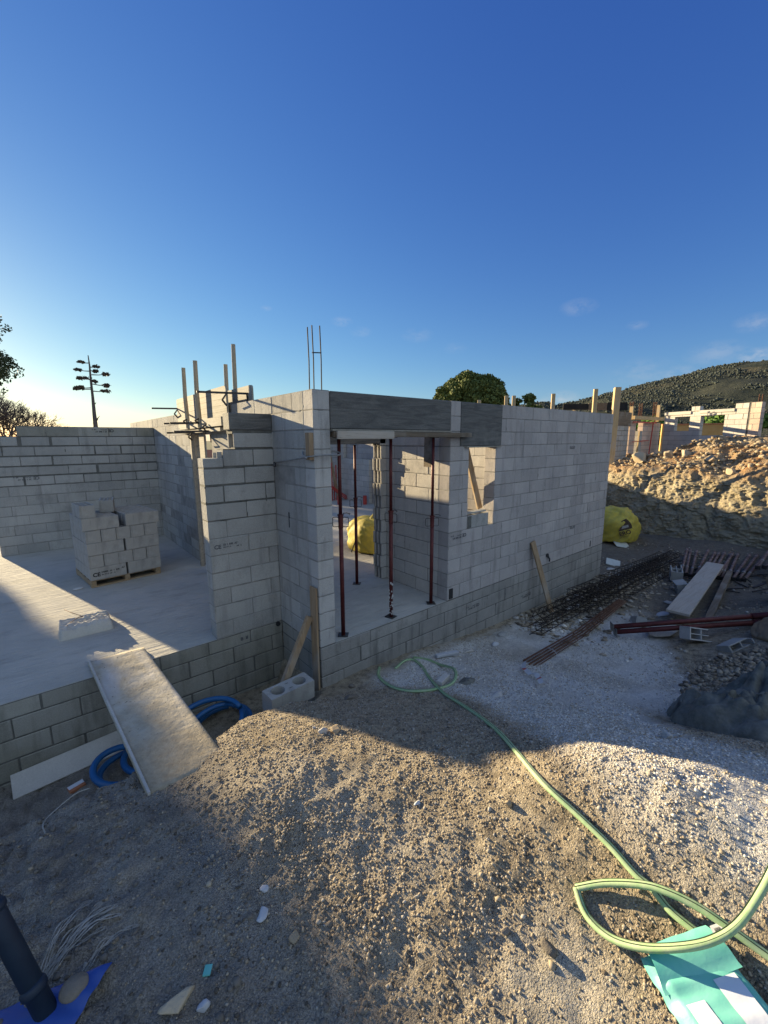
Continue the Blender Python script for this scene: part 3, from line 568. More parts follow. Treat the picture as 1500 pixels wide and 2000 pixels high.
# ---------------------------------------------------------------- steel props
def round_rect(cx, cz, w_, h_, r_=.015, n=4):
    out = []
    for (sx, sz, a0) in ((1, 1, 0), (-1, 1, 90), (-1, -1, 180), (1, -1, 270)):
        for i in range(n+1):
            t = R(a0+90*i/n); out.append((cx+sx*(w_/2-r_)+r_*math.cos(t), cz+sz*(h_/2-r_)+r_*math.sin(t)))
    return out+[out[0]]
def make_prop(h, hc, label, group):
    t = thing('steel_prop', (0, 0, 0), label, 'prop', group)
    b = MB(); b.box(-.06, .06, -.06, .06, 0, .006, 0, None, .5, .002); b.box(-.06, -.056, -.06, .06, .004, .014); b.build('base_plate', 'steel_dark', t)
    b = MB(); b.tube([(0, 0, .005), (0, 0, hc-.05)], .0245, 14); b.build('outer_tube', 'prop_red', t, True)
    b = MB(); b.tube([(0, 0, hc-.05), (0, 0, hc+.03), (0, 0, hc+.03), (0, 0, hc+.045)], [.029, .029, .036, .036], 14)
    b.tube([(0, 0, hc-.12), (0, 0, hc-.05)], .0275, 14); c_ = b.build('collar', 'prop_red', t, False)
    for s in (-1, 1):
        b = MB(); b.tube([(x, 0, z) for x, z in round_rect(s*.057, hc-.045, .066, .11)], .0042, 6); b.build('handle', 'steel_dark', c_, True)
    b = MB(); b.tube([(.03, 0, hc+.055), (.07, -.01, hc+.062), (.11, -.02, hc+.052), (.10, -.03, hc+.045)], .005, 6); b.build('pin', 'steel_dark', t, True)
    b = MB(); b.tube([(0, 0, hc+.04), (0, 0, h-.006)], .020, 12)
    for k in range(8):
        z = hc+.16+k*.1
        if z < h-.1: b.tube([(-.0207, 0, z), (.0207, 0, z)], .006, 6, 1)
    b.build('inner_tube', ['prop_red', 'ink'], t, True)
    b = MB(); b.box(-.06, .06, -.06, .06, h-.006, h); b.build('head_plate', 'steel_dark', t)
    return t
G1 = 'red steel props in the doorway'
p1 = make_prop(2.32, 1.42, 'red steel prop in the doorway nearest the house corner, loop handles both sides', G1); p1.location = (.37, .10, .001); p1.rotation_euler = (0, 0, R(-40))
p2 = make_prop(2.32, 1.37, 'middle doorway prop, splashed with white plaster near its foot', G1); p2.location = (1.14, .12, .001); p2.rotation_euler = (0, 0, R(-75))
b = MB()
for k in range(34):
    a_ = R(random.uniform(180, 360)); z = .05+.45*random.random()**1.8; s = random.uniform(.003, .012); x, y = .0245*math.cos(a_), .0245*math.sin(a_)
    b.add([tuple(q) for q in (IC0[0]*np.array([s, s, s*1.6])+np.array([x, y, z]))], [tuple(q) for q in IC0[1]])
b.build('plaster_splash', 'plaster_splash', p2)
p3 = make_prop(2.32, 1.22, 'doorway prop beside the right jamb, handle about waist high', G1); p3.location = (1.87, .10, .001); p3.rotation_euler = (0, 0, R(-35))
p4 = make_prop(2.22, 1.36, 'red steel prop standing inside under the interior lintel, thinnest looking', G1); p4.location = (1.55, 1.44, .001); p4.rotation_euler = (0, 0, R(-45))
# bearers and boards under the lintels
t = MB(); t.bar((.23, .02, 2.352), (2.42, -.055, 2.352), .10, .06, 0, (0, 0, 1), .004); tag(t.build('timber_bearer', 'wood_dark'), 'long dark timber bearer on the props under the doorway lintel', 'timber')
t = MB(); t.bar((.24, -.07, 2.345), (1.02, -.075, 2.345), .03, .085, 0, (0, 0, 1), .004); tag(t.build('timber_board', 'wood_grey'), 'short pale board nailed along the left end of the doorway bearer', 'board')
t = MB(); t.box(.21, 2.09, -.03, .19, 2.388, 2.407, 0, None, .5, .002); tag(t.build('thin_board', 'form_board'), 'thin pale formwork board lining the underside of the doorway lintel', 'board')
t = MB(); t.box(2.40, 3.22, -.035, .19, 2.178, 2.197, 0, None, .5, .002); tag(t.build('thin_board', 'form_board'), 'thin formwork board under the window lintel', 'board')
t = MB(); t.bar((1.93, .23, 2.345), (1.93, .24, 1.92), .16, .03, 0, (1, 0, 0)); tag(t.build('timber_offcut', 'wood_dark'), 'dark upright board hanging behind the right doorway prop', 'board')
t = MB(); t.bar((2.83, .34, 2.20), (3.18, .30, 1.20), .045, .09, 0, (1, -.3, .35), .004); tag(t.build('timber_batten', 'wood_z'), 'slanting sunlit timber batten standing in the window opening', 'timber')
t = thing('concrete_block', (2.52, 0, 1.0), 'grey hollow block standing loose in the bottom of the window opening', 'concrete block')
b = MB(); b.box(0, .50, .005, .03, .003, .195, 0, None, .5, .004); b.box(.0, .5, .17, .195, .003, .195, 0, None, .5, .003); b.box(0, .02, .03, .17, .003, .195); b.box(.235, .265, .03, .17, .003, .19); b.box(.48, .5, .03, .17, .003, .195); b.box(0, .5, .03, .17, .15, .17)
b.build('block_shell', 'block', t); b = MB(); b.box(.003, .08, .0005, .006, .01, .19); b.build('groove', 'mortar_dark', t); t.scale = (.98, 1, .98)
t = MB(); t.bar((2.52, .10, 1.215), (2.98, .07, 1.225), .09, .022, 0); tag(t.build('tile_strip', 'block'), 'flat grey strip lying on the loose block in the window', 'slab')
# timber wedge with a steel clamp at the house corner
t = MB(); t.box(-.05, -.002, .005, .095, 2.09, 2.37, 0, None, .5, .004); tag(t.build('timber_wedge', 'wood_z'), 'short upright timber piece held against the house corner by a clamp', 'timber')
t = thing('mason_clamp', (0, 0, 0), 'grey steel rod clamp wrapped round the house corner', 'clamp')
b = MB(); b.tube(smooth_path([(-.03, .86, 2.035), (-.055, .45, 2.075), (-.062, .06, 2.12), (-.05, -.03, 2.13), (.1, -.045, 2.14), (.24, -.06, 2.135), (.30, -.03, 2.15), (.29, .03, 2.17), (.22, .06, 2.18)], 5), .0085, 8); b.build('rod', 'steel_grey', t, True)
b = MB(); b.bar((-.03, .87, 2.035), (-.05, .85, 1.99), .025, .03); b.build('jaw', 'steel_dark', t)
b = MB(); b.tube([(-.02, .20, 2.17), (-.075, .10, 2.13), (-.07, .03, 2.11)], .009, 7); b.build('hook', 'steel_grey', t, True)
# ---------------------------------------------------------------- formwork of the beam over the side doorway
def panel(nm, x0, x1, y0, y1, z0, z1, lab, rnd=.04):
    t_ = MB(); prof = [(y0, z0), (y0, z1-rnd), (y0+rnd*.3, z1-rnd*.3), (y0+rnd, z1), (y1-rnd, z1), (y1-rnd*.3, z1-rnd*.3), (y1, z1-rnd), (y1, z0)]
    n = len(prof); vs = [(x0, y, z) for y, z in prof]+[(x1, y, z) for y, z in prof]; fs = [tuple(range(n)), tuple(range(n, 2*n))[::-1]]+[(i, (i+1) % n, n+(i+1) % n, n+i) for i in range(n)]
    t_.add(vs, fs)
    return t_, lab
fw = thing('beam_formwork', (0, 0, 0), 'weathered board formwork for a beam standing above the side doorway', 'formwork')
t_, lab = panel('f', -.060, -.030, 2.27, 4.90, 2.53, 3.055, '')
for k in range(1, 6): t_.box(-.0615, -.0595, 2.28, 4.89, 2.53+k*.088, 2.534+k*.088, 1)
t_.build('front_panel', ['form_board', 'wood_dark'], fw)
t_, lab = panel('f', .215, .24, 2.02, 4.6, 2.60, 3.06, ''); t_.build('rear_panel', 'form_board', fw)
t_ = MB(); t_.bar((-.115, 2.30, 2.565), (-.115, 4.50, 2.55), .05, .13, 0, (0, 0, 1), .004); t_.build('foot_rail', 'form_board', fw)
t_ = MB(); t_.bar((-.01, 2.4, 2.455), (-.01, 4.7, 2.44), .24, .05, 0); t_.build('soffit_board', 'form_board', fw)
t_ = MB(); t_.bar((-.03, 3.62, .0), (-.03, 3.62, 2.42), .02, .26, 0, (0, 1, 0)); t_.bar((-.055, 4.10, .0), (-.055, 4.10, 2.4), .06, .06); tag(t_.build('jamb_board', 'form_board'), 'tall narrow plank standing in the side doorway below the formwork', 'board')
posts = [(-.135, 3.97, 2.50, 3.50, .034, 'round timber post leftmost of the four above the side wall'), (-.135, 3.30, 2.50, 3.52, .036, 'round timber post second from the left, in front of the formwork panel'), (.285, 3.16, 2.4, 3.49, .034, 'round timber post behind the formwork, shortest looking of the four'), (.285, 2.78, 2.4, 3.73, .034, 'tallest round timber post, rightmost of the four above the side wall')]
for x, y, z0, z1, r_, lab in posts:
    t_ = MB(); t_.tube([(x, y, z0), (x-.006, y+.02, (z0+z1)/2), (x+.0, y+.0, z1)], [r_, r_*.97, r_*.9], 12); tag(t_.build('timber_post', 'wood_round', None, False), lab, 'post', 'round posts of the beam formwork')
def clamp(loc, ln, lab, dz=0., drop=.16):
    t_ = thing('bar_clamp', loc, lab, 'clamp', 'steel clamps on the beam formwork')
    b = MB(); b.bar((-ln, 0, 0), (.30, 0, .02), .008, .028); b.build('bar', 'steel_dark', t_)
    b = MB(); b.bar((-.03, -.0, 0), (-.10, -.02, -drop*.55), .012, .02); b.bar((-.10, -.02, -drop*.55), (-.035, 0, -drop), .014, .022); b.build('jaw', 'steel_dark', t_)
    b = MB(); b.bar((.26, 0, .03), (.27, 0, -.16), .012, .022); b.build('fixed_jaw', 'steel_dark', t_)
clamp((-.02, 4.90, 2.88), .47, 'dark bar clamp sticking out left of the formwork against the sky'); clamp((-.06, 2.16, 2.93), .42, 'dark bar clamp across the upper right end of the formwork panel')
clamp((-.12, 3.72, 2.42), .42, 'lowest bar clamp under the formwork rail, nearer its left end', 0, .12); clamp((-.12, 3.28, 2.56), .46, 'bar clamp at the foot of the second round post', 0, -.08); clamp((-.12, 2.92, 2.425), .50, 'bar clamp under the right half of the formwork rail', 0, -.12); clamp((-.12, 3.95, 2.575), .40, 'bar clamp at the foot of the leftmost round post', 0, -.08)
# vertical board and slanting brace at the outside corner
HB = HZ(.05, -.1)
t_ = MB(); t_.bar((-.028, .075, -.58), (-.024, .08, .70), .13, .024, 0, (1, 0, 0), .003); tag(t_.build('corner_board', 'wood_z'), 'upright weathered board fixed to the outside corner of the house below the slab', 'board')
t_ = MB(); t_.bar((-.68, .08, -.80), (-.055, .13, .35), .075, .055, 0, (0, 1, 0), .005); tag(t_.build('timber_brace', 'wood_z'), 'slanting timber brace propping the corner board from the trench', 'timber')
t_ = MB(); t_.bar((4.55, -.33, -.80), (4.27, -.03, .53), .115, .028, 0, (0, 1, .3), .003); tag(t_.build('leaning_board', 'wood_z'), 'narrow brown board leaning against the front wall', 'board')
# ---------------------------------------------------------------- pallet of blocks on the slab
PA = math.atan2(.13, 1.01); PO = Vector((-1.76, 3.98, 0.001))
pal = thing('pallet', PO, 'low wooden pallet under the stack of blocks on the slab', 'pallet', rz=PA)
b = MB()
for i in range(5): b.box(0, 1.02, .02+i*.235, .12+i*.235, .10, .12, 0, None, random.random(), .002)
b.build('deck_board', 'wood_x', pal)
for i in range(3): b = MB(); b.box(.0+i*.475, .07+i*.475, .02, 1.06, .02, .10); b.build('runner', 'wood_y', pal)
b = MB(); b.box(0, 1.02, .02, .11, 0, .02); b.box(0, 1.02, .95, 1.05, 0, .02); b.build('bottom_board', 'wood_x', pal)
def hollow_block(nm='concrete_block'):   # 0.5 x 0.2 x 0.2, open cells on top
    b = MB(); w_ = .02; b.box(0, .5, 0, w_, 0, .19, 0, None, .5, .003); b.box(0, .5, .2-w_, .2, 0, .19, 0, None, .55, .003)
    for x in (0, .5-w_): b.box(x, x+w_, w_, .2-w_, 0, .188, 0, None, .5)
    for y in (.073, .118): b.box(w_, .5-w_, y, y+.013, 0, .186, 0, None, .55)
    for x in (.13, .245, .36): b.box(x, x+.013, w_, .2-w_, 0, .184, 0, None, .5)
    b.box(w_, .5-w_, w_, .2-w_, 0, .05, 1); return b
hb = hollow_block(); hme = None; GB = 'hollow blocks stacked on the pallet'
tops = {}
Rz = Matrix.Rotation(PA, 4, 'Z')
def put_block(x, y, z, rot, lab):
    global hme
    p = PO+Rz @ Vector((x, y, z))
    if hme is None: o = hb.build('concrete_block', ['block', 'mortar_dark']); hme = o.data
    else: o = bpy.data.objects.new('concrete_block', hme); COL.objects.link(o)
    o.location = p; o.rotation_euler = (0, 0, PA+rot); o.scale = (1, 1, 1.03); return tag(o, lab, 'concrete block', GB)
LV = ['bottom', 'second', 'third', 'fourth', 'fifth']
for lv in range(5):
    z = .12+lv*.2
    if lv % 2 == 0:
        for r_ in range(5):
            for s_ in range(2):
                if lv == 4 and s_ == 0 and r_ > 3: continue
                x = .0+s_*.53+(random.uniform(-.008, .008) if lv else 0)+(.03 if (lv == 4 and s_) else 0)-(0.03 if lv == 4 and not s_ else 0); y = r_*.203+random.uniform(-.006, .006)
                side = 'left' if s_ == 0 else 'right'; row = ['front', 'second', 'middle', 'fourth', 'rear'][r_]
                o_ = put_block(x, y, z, 0, f'lengthwise block, {side} side of the {row} row, {LV[lv]} layer on the pallet')
                if lv == 0 and r_ == 0 and s_ == 0: o_['label'] = 'block with printed factory stamp at the front left bottom of the pallet stack'; stamped = o_
    else:
        for r_ in range(2):
            for s_ in range(5):
                x = .2+s_*.207+random.uniform(-.003, .003); y = r_*.505+random.uniform(-.006, .006)
                o_ = put_block(x, y, z, R(90), f'end-on block, {["leftmost", "second", "middle", "fourth", "rightmost"][s_]} in the {["front", "rear"][r_]} row, {LV[lv]} layer on the pallet')
o_ = put_block(.17, .02, 1.12, R(90), 'block lying end-on alone on top of the left front of the stack')
o_ = put_block(.52, .42, 1.12, R(74), 'odd block turned askew on top, in the middle of the stack')
stamp((.03, -.0022, .055), (1, 0, 0), (0, 0, 1), 1.0, [('CE', 0, 0, .085, .003), ('FABEM   22   I   B40', .12, .045, .03, .0012), ('EN 771-3 . NF . . R', .12, .005, .024, .0008), ('A7', .40, .055, .04, .001)], stamped, 'ink')
# ---------------------------------------------------------------- lump of hardened concrete on the slab
b = MB(); nx, ny = 44, 26; vs = []
for i in range(nx+1):
    for j in range(ny+1):
        u = i/nx; v_ = j/ny; ed = min(u, 1-u, v_, 1-v_); x = u*.54; y = v_*.42
        z = .115*min(1, (ed/.045))**.5 + float(.035*vnoise(x*1+3, y+1, .07, 61)+.022*vnoise(x, y, .028, 62))*(1 if ed > .04 else .2)+.015*math.sin(v_*34+u*3)*(ed > .05)*(.4+u)
        x += .03*float(vnoise(x, y, .12, 63)); vs.append((x, y, max(z, -.002) if ed > 0 else -.002))
J = lambda i, j: i*(ny+1)+j
b.add(vs, [(J(i, j), J(i+1, j), J(i+1, j+1), J(i, j+1)) for i in range(nx) for j in range(ny)])
o_ = b.build('concrete_lump', 'cast_pale', None, True); o_.location = (-2.24, 2.10, .0); o_.rotation_euler = (0, 0, R(-1)); tag(o_, 'broken lump of pale concrete with a jagged top on the sunlit slab', 'rubble')
b = MB(); b.tube(smooth_path([(-2.21, 2.12, .05), (-2.15, 2.24, .12), (-2.05, 2.38, .135), (-1.99, 2.42, .13)], 4), .004, 5); b.tube(smooth_path([(-1.98, 2.42, .13), (-2.08, 2.56, .16), (-2.15, 2.78, .15)], 4), .004, 5); tag(b.build('iron_wire', 'rust'), 'thin bent iron wire lying over the concrete lump', 'wire')
b = MB(); b.box(-.34, -.24, 6.9, 7.0, 0, .12, 0, None, .5, .01); tag(b.build('wood_offcut', 'wood_dark'), 'small dark wooden cube on the slab against the side wall', 'offcut')
b = MB(); b.add([tuple(q) for q in IC1[0]*np.array([.07, .05, .012])+np.array([-1.93, 4.1, .01])], [tuple(q) for q in IC1[1]]); tag(b.build('mortar_scrap', 'plaster_splash'), 'pale flat scrap on the slab beside the pallet', 'rubble')
# ---------------------------------------------------------------- ramp board from slab to ground
t_ = thing('ramp_board', (0, 0, 0), 'wide mortar-caked scaffold board used as a ramp onto the slab', 'board')
A1, A2, B1, B2 = Vector((-2.035, 1.27, .035)), Vector((-1.525, 1.25, .035)), Vector((-1.90, -1.0, .045)), Vector((-1.395, -1.02, .045))
nn, mm_ = 46, 14; top = []; 
for i in range(nn+1):
    for j in range(mm_+1):
        u, v_ = i/nn, j/mm_; p = A1.lerp(A2, v_).lerp(B1.lerp(B2, v_), u); z = .004*float(vnoise(u*2.2+5, v_*.5, .11, 71))+.012*max(0, float(vnoise(u*2.2, v_*.5, .35, 72)))+.006*float(vnoise(u*2.2, v_*.5, .04, 73))
        if 0 < i < nn and 0 < j < mm_: p = p+Vector((0, 0, z+.004))
        if i == 0: p = p+Vector((0, .02*float(vnoise(v_, 3, .15, 74)), 0))
        if i == nn: p = p+Vector((0, .03*float(vnoise(v_, 9, .2, 75))-.03*abs(v_-.2), 0))
        top.append(p)
k_ = len(top); vs = [tuple(p) for p in top]+[tuple(p-Vector((0, 0, .028))) for p in top]; J = lambda i, j: i*(mm_+1)+j
fs = [(J(i, j), J(i, j+1), J(i+1, j+1), J(i+1, j)) for i in range(nn) for j in range(mm_)]; fs += [tuple(x+k_ for x in f[::-1]) for f in fs]
for i in range(nn): fs += [(J(i, 0), J(i+1, 0), J(i+1, 0)+k_, J(i, 0)+k_), (J(i+1, mm_), J(i, mm_), J(i, mm_)+k_, J(i+1, mm_)+k_)]
for j in range(mm_): fs += [(J(0, j+1), J(0, j), J(0, j)+k_, J(0, j+1)+k_), (J(nn, j), J(nn, j+1), J(nn, j+1)+k_, J(nn, j)+k_)]
a = Mt('ramp', .9, .2); c = a.mix(a.noise(3.2, 6, .7, None, .4, .62), (.36, .32, .25), (.52, .48, .40)); c = a.mix(a.noise(1.3, 4, .6, a.mapping((2.5, .6, 1)), .5, .66), c, (.46, .45, .44)); c = a.mix(a.noise(38, 3, .6, None, .66, .72), c, (.07, .06, .05)); gy_ = a.n('ShaderNodeSeparateXYZ'); a.l(a.co, gy_.inputs[0]); yy = a.math('ADD', a.math('MULTIPLY', gy_.outputs[1], -.9), a.math('MULTIPLY', a.noise(4, 5, .7, None, 0, 1), 1.2)); yr = a.n('ShaderNodeMapRange'); yr.inputs[1].default_value = .45; yr.inputs[2].default_value = 1.3; a.l(yy, yr.inputs[0]); c = a.mix(yr.outputs[0], c, a.mix(a.noise(20, 5, .7), (.27, .225, .155), (.44, .375, .27))); a.color(c)
a.bump([(a.noise(30, 5, .75, None, 0, 1), .01), (a.noise(7, 4, .6, None, 0, 1), .02)], .9); M['ramp'] = a.m
b = MB(); b.add(vs, fs); b.build('panel', 'ramp', t_, True)
b = MB(); b.bar(A1+Vector((.012, 0, .002)), B1+Vector((.012, 0, .002)), .016, .032); b.build('metal_rim', 'block_pale', t_)
# ---------------------------------------------------------------- trench: blue conduit coil, plank, packet
def coil(c, r0, tilt, a0, a1, rz, sq=1.):
    E_ = Euler((R(tilt[0]), R(tilt[1]), R(rz))); out = []
    n = 30
    for i in range(n+1):
        t = R(a0+(a1-a0)*i/n); out.append(Vector(c)+(E_.to_matrix() @ Vector((r0*math.cos(t), r0*sq*math.sin(t), 0))))
    return out
b = MB()
for (c_, r0, tl, a0, a1, rz, sq) in [((-1.18, .36, -.60), .40, (12, -8), 0, 350, 0, .9), ((-1.10, .33, -.66), .36, (4, -12), 20, 380, 30, .85), ((-1.02, .38, -.70), .43, (-4, 4), 0, 350, 60, .75), ((-1.92, .34, -.62), .24, (14, 10), 0, 355, 10, .95), ((-1.86, .36, -.69), .28, (6, 6), 0, 355, 40, .85), ((-1.6, .42, -.68), .36, (2, 4), 0, 355, 70, .9)]:
    b.tube(coil(c_, r0*.92, tl, a0, a1, rz, sq), .028, 12)
for (p, q) in [((-1.5, .2, -.68), (-1.3, .75, -.66))]: b.tube(smooth_path([p, (-1.55, .5, -.55), q], 6), .03, 12)
tag(b.build('conduit_coil', 'hose_blue', None, True), 'coiled bright blue plastic conduit in the trench behind the ramp board', 'conduit')
b = MB(); b.bar((-2.70, .80, -.72), (-1.60, .855, -.70), .22, .028, 0, (0, -.55, .8), .003); tag(b.build('plank', 'cast_pale'), 'white-stained plank leaning along the foundation in the trench', 'board')
t_ = thing('packet', (-2.26, .50, -.775), 'small red and white packet lying in the trench', 'packet', rz=R(15)); b = MB(); b.box(-.06, .06, -.04, .04, 0, .03, 0, None, .5, .004); b.build('box', 'terracotta', t_); b = MB(); b.box(-.058, .058, -.01, .038, .030, .033); b.build('white_panel', 'label_white', t_)
# loose block with two round holes by the corner
t_ = thing('concrete_block', (0, 0, 0), 'pale block with two round holes standing at the foot of the house corner', 'concrete block')
b = MB(); L_, W_, H_ = .5, .2, .2; nseg = 24; vs = []; fs = []
# top plate with two holes built as fans of quads between circle and rectangle halves
def holed(x0, x1, y0, y1, z, r_, o=0):
    cx, cy = (x0+x1)/2, (y0+y1)/2; vv = []; ff = []
    for k in range(nseg):
        t = 2*math.pi*k/nseg; c_, s_ = math.cos(t), math.sin(t); kx = (x1-x0)/2/max(abs(c_), 1e-9); ky = (y1-y0)/2/max(abs(s_), 1e-9); kk = min(kx, ky)
        vv += [(cx+r_*c_, cy+r_*s_, z), (cx+kk*c_, cy+kk*s_, z), (cx+r_*.96*c_, cy+r_*.96*s_, z-.19)]
    for k in range(nseg): a_, b_ = 3*k, 3*((k+1) % nseg); ff += [(a_, a_+1, b_+1, b_), (a_+2, a_, b_, b_+2)]
    for (cxx, cyy) in ((x0, y0), (x1, y0), (x1, y1), (x0, y1)):
        i = min(range(nseg), key=lambda q: abs(vv[3*q+1][0]-cxx)+abs(vv[3*q+1][1]-cyy)); ff = ff; vv.append((cxx, cyy, z)); 
        j = [q for q in range(nseg)]; best = sorted(j, key=lambda q: abs(vv[3*q+1][0]-cxx)+abs(vv[3*q+1][1]-cyy))[:2]; ff.append((3*best[0]+1, 3*best[1]+1, len(vv)-1))
    return vv, ff
for x0, x1 in ((0, .25), (.25, .5)): vv, ff = holed(x0, x1, 0, .2, .2, .072); b.add(vv, ff, 0, .8)
b.box(0, .003, 0, .2, 0, .2, 0, None, .8); b.box(.497, .5, 0, .2, 0, .2, 0, None, .8); b.box(.003, .497, 0, .003, 0, .1995, 0, None, .8); b.box(.003, .497, .197, .2, 0, .1995, 0, None, .8); b.box(.003, .497, .003, .197, 0, .01, 0, None, .8)
b.build('shell', 'block', t_)
b = MB()
for y in (.055, .145): b.box(.232, .268, y-.003, y+.003, .1995, .2015); b.build
b.build('slot', 'ink', t_)
t_.location = (-.70, -.21, -.42); t_.rotation_euler = (R(2), R(0), R(4))
# ---------------------------------------------------------------- hoses and bag near the camera
def on_ground(P, dz, hf=HZ): return [(x, y, HS(x, y)+dz) for x, y in P]
hA = [(.76, -.10), (.62, -.25), (.545, -.453), (.523, -.688), (.613, -.875), (.826, -.972), (1.074, -.975), (1.212, -.933), (1.36, -.767), (1.408, -.517), (1.39, -.31), (1.285, -.15)]
hB = [(0.883, -0.254), (1.122, -0.161), (1.233, -0.216), (1.173, -0.433), (1.022, -0.692), (0.811, -1.096), (0.681, -1.443), (0.482, -1.828), (0.133, -2.238), (-0.135, -2.545), (-0.306, -2.805), (-0.352, -3.021), (-0.379, -3.177), (-0.411, -3.297), (-0.419, -3.368), (-0.443, -3.441), (-.45, -3.55)]
lU = [(-0.562, -3.121, .02), (-0.506, -3.215, .045), (-0.458, -3.336, .07), (-0.436, -3.421, .08), (-0.417, -3.519, .075), (-0.409, -3.626, .06), (-0.398, -3.75, .03), (-.39, -3.95, .02)]
lL = [(-0.562, -3.121, .02), (-0.615, -3.192, .02), (-0.635, -3.296, .035), (-0.62, -3.404, .075), (-0.575, -3.507, .115), (-0.512, -3.581, .13), (-0.437, -3.633, .145), (-0.338, -3.668, .17), (-0.247, -3.692, .22), (-.1, -3.72, .28), (.1, -3.75, .3)]
t_ = thing('garden_hose', (0, 0, 0), 'long pale green hose with dark stripes snaking over the gravel to the wall', 'hose')
def hose(path, r_=.0155):
    p = smooth_path(path, 6); b = MB(); b.tube(p, r_, 14, 0, True, .82); b.build('hose_run', 'hose_green', t_, True)
    s = MB()
    for dz, sx in ((.92, .25), (.75, -.62)):
        q = []
        for i, v_ in enumerate(p):
            d = (Vector(p[min(i+1, len(p)-1)])-Vector(p[max(i-1, 0)])).normalized(); sd = d.cross(Vector((0, 0, 1))).normalized(); up = sd.cross(d); q.append(Vector(v_)+up*r_*.82*dz+sd*r_*sx)
        s = MB(); s.tube(q, .0021, 5); s.build('stripe', 'hose_stripe', t_)
hose([(x, y, HS(x, y)+.012+(.05 if i in (7, 8) else 0)) for i, (x, y) in enumerate(hA)], .018); hose([(x, y, HS(x, y)+.016) for x, y in hB], .0165)
hose([(x, y, HS(x, y)+d) for x, y, d in lU], .0160); hose([(x, y, HS(x, y)+d) for x, y, d in lL], .0160)
# teal bag
def sheet(name, corners, z0, thick, mat, parent=None, n=26, seed=80, amp=.02):
    A, B, C_, D = [Vector((x, y, 0)) for x, y in corners]; vs = []; 
    for i in range(n+1):
        for j in range(n+1):
            u, v_ = i/n, j/n; p = A.lerp(B, u).lerp(D.lerp(C_, u), v_); ed = min(u, 1-u, v_, 1-v_)
            z = HS(p.x, p.y)+z0+thick*min(1, ed/.12)**.5+amp*float(vnoise(p.x, p.y, .14, seed))+amp*.6*float(vnoise(p.x+p.y, p.y*.3, .05, seed+1)); vs.append((p.x, p.y, z))
    J = lambda i, j: i*(n+1)+j; b = MB(); b.add(vs, [(J(i, j), J(i+1, j), J(i+1, j+1), J(i, j+1)) for i in range(n) for j in range(n)])
    return b.build(name, mat, parent, True)
bagt = thing('plastic_sack', (0, 0, 0), 'folded turquoise sack with white panels and a barcode lying by the hose', 'sack')
P0, P1, P2, P3 = Vector((-.618, -3.40, 0)), Vector((-.425, -3.565, 0)), Vector((-.62, -3.97, 0)), Vector((-.86, -3.80, 0))
sheet('sack_body', [P0[:2], P1[:2], P2[:2], P3[:2]], .016, .032, 'bag_teal', bagt, 44, 80, .028)
def sub(u0, u1, v0, v1):
    f = lambda u, v_: tuple(P0.lerp(P1, u).lerp(P3.lerp(P2, u), v_)[:2]); return [f(u0, v0), f(u1, v0), f(u1, v1), f(u0, v1)]
sheet('white_panel', sub(.13, .36, .34, .97), .0515, 0, 'bag_white', bagt, 26, 80, .028); sheet('white_panel', sub(.60, .87, .26, .97), .0515, 0, 'bag_white', bagt, 26, 80, .028)
fl = [P0.xy, P1.xy]; b = MB(); z_ = lambda p, d: (p[0], p[1], HS(p[0], p[1])+d)
f = lambda u, v_: tuple(P0.lerp(P1, u).lerp(P3.lerp(P2, u), v_)[:2])
n_ = 14; vs = []
for i in range(n_+1):
    for j in range(9):
        u = i/n_; v_ = -.02+.27*j/8; p = f(u*(1-.12*(1-j/8))+.06*(1-j/8), v_); vs.append(z_(p, .042+.022*math.sin(math.pi*min(1, j/8+.1))+.01*float(vnoise(p[0], p[1], .06, 90))))
b.add(vs, [(i*9+j, (i+1)*9+j, (i+1)*9+j+1, i*9+j+1) for i in range(n_) for j in range(8)]); b.build('folded_flap', 'bag_teal', bagt, True)
lb = [(-0.445, -3.560), (-0.418, -3.583), (-0.447, -3.618), (-0.474, -3.594)]
b = MB(); b.add([z_(p, .074) for p in lb], [(0, 1, 2, 3)]); lo = b.build('label', 'label_white', bagt)
b = MB(); L0, L1, L2, L3 = [Vector(z_(p, .0755)) for p in lb]
for k in range(15):
    v0 = .2+.55*k/15; v1 = v0+random.choice((.010, .018, .024)); q = lambda u, v_: tuple(L0.lerp(L1, u).lerp(L3.lerp(L2, u), v_)); b.add([q(.22, v0), q(.78, v0), q(.78, v1), q(.22, v1)], [(0, 1, 2, 3)])
b.build('barcode', 'ink', lo)
# ---------------------------------------------------------------- near left corner: post, blue sheet, dry fibres
t_ = thing('post', (0, 0, 0), 'thick dark navy pipe with collars leaning in at the lower left corner', 'pipe')
pp = [Vector((-2.62, -1.62, .78)), Vector((-2.39, -1.985, .07)), Vector((-2.30, -2.12, -.2))]
pp = [Vector((-2.535, -1.76, .53)), Vector((-2.392, -1.992, .045))]; d_ = (pp[1]-pp[0]).normalized(); q0 = pp[0]-d_*.6
b = MB(); b.tube([q0, pp[1]+d_*.1], .036, 20); b.build('tube', 'navy', t_, True)
for s_ in (.60, .945): b = MB(); c_ = q0+d_*s_; b.tube([c_, c_+d_*.012, c_+d_*.03, c_+d_*.04], [.037, .043, .043, .037], 20); b.build('collar', 'navy', t_, True)
o_ = sheet('plastic_sheet', [(-2.62, -1.78), (-2.195, -1.955), (-2.34, -2.07), (-2.64, -2.02)], .05, .012, 'blue_sheet', None, 20, 95, .035); tag(o_, 'torn bright blue plastic sheet on the dark earth under the pipe', 'sheet')
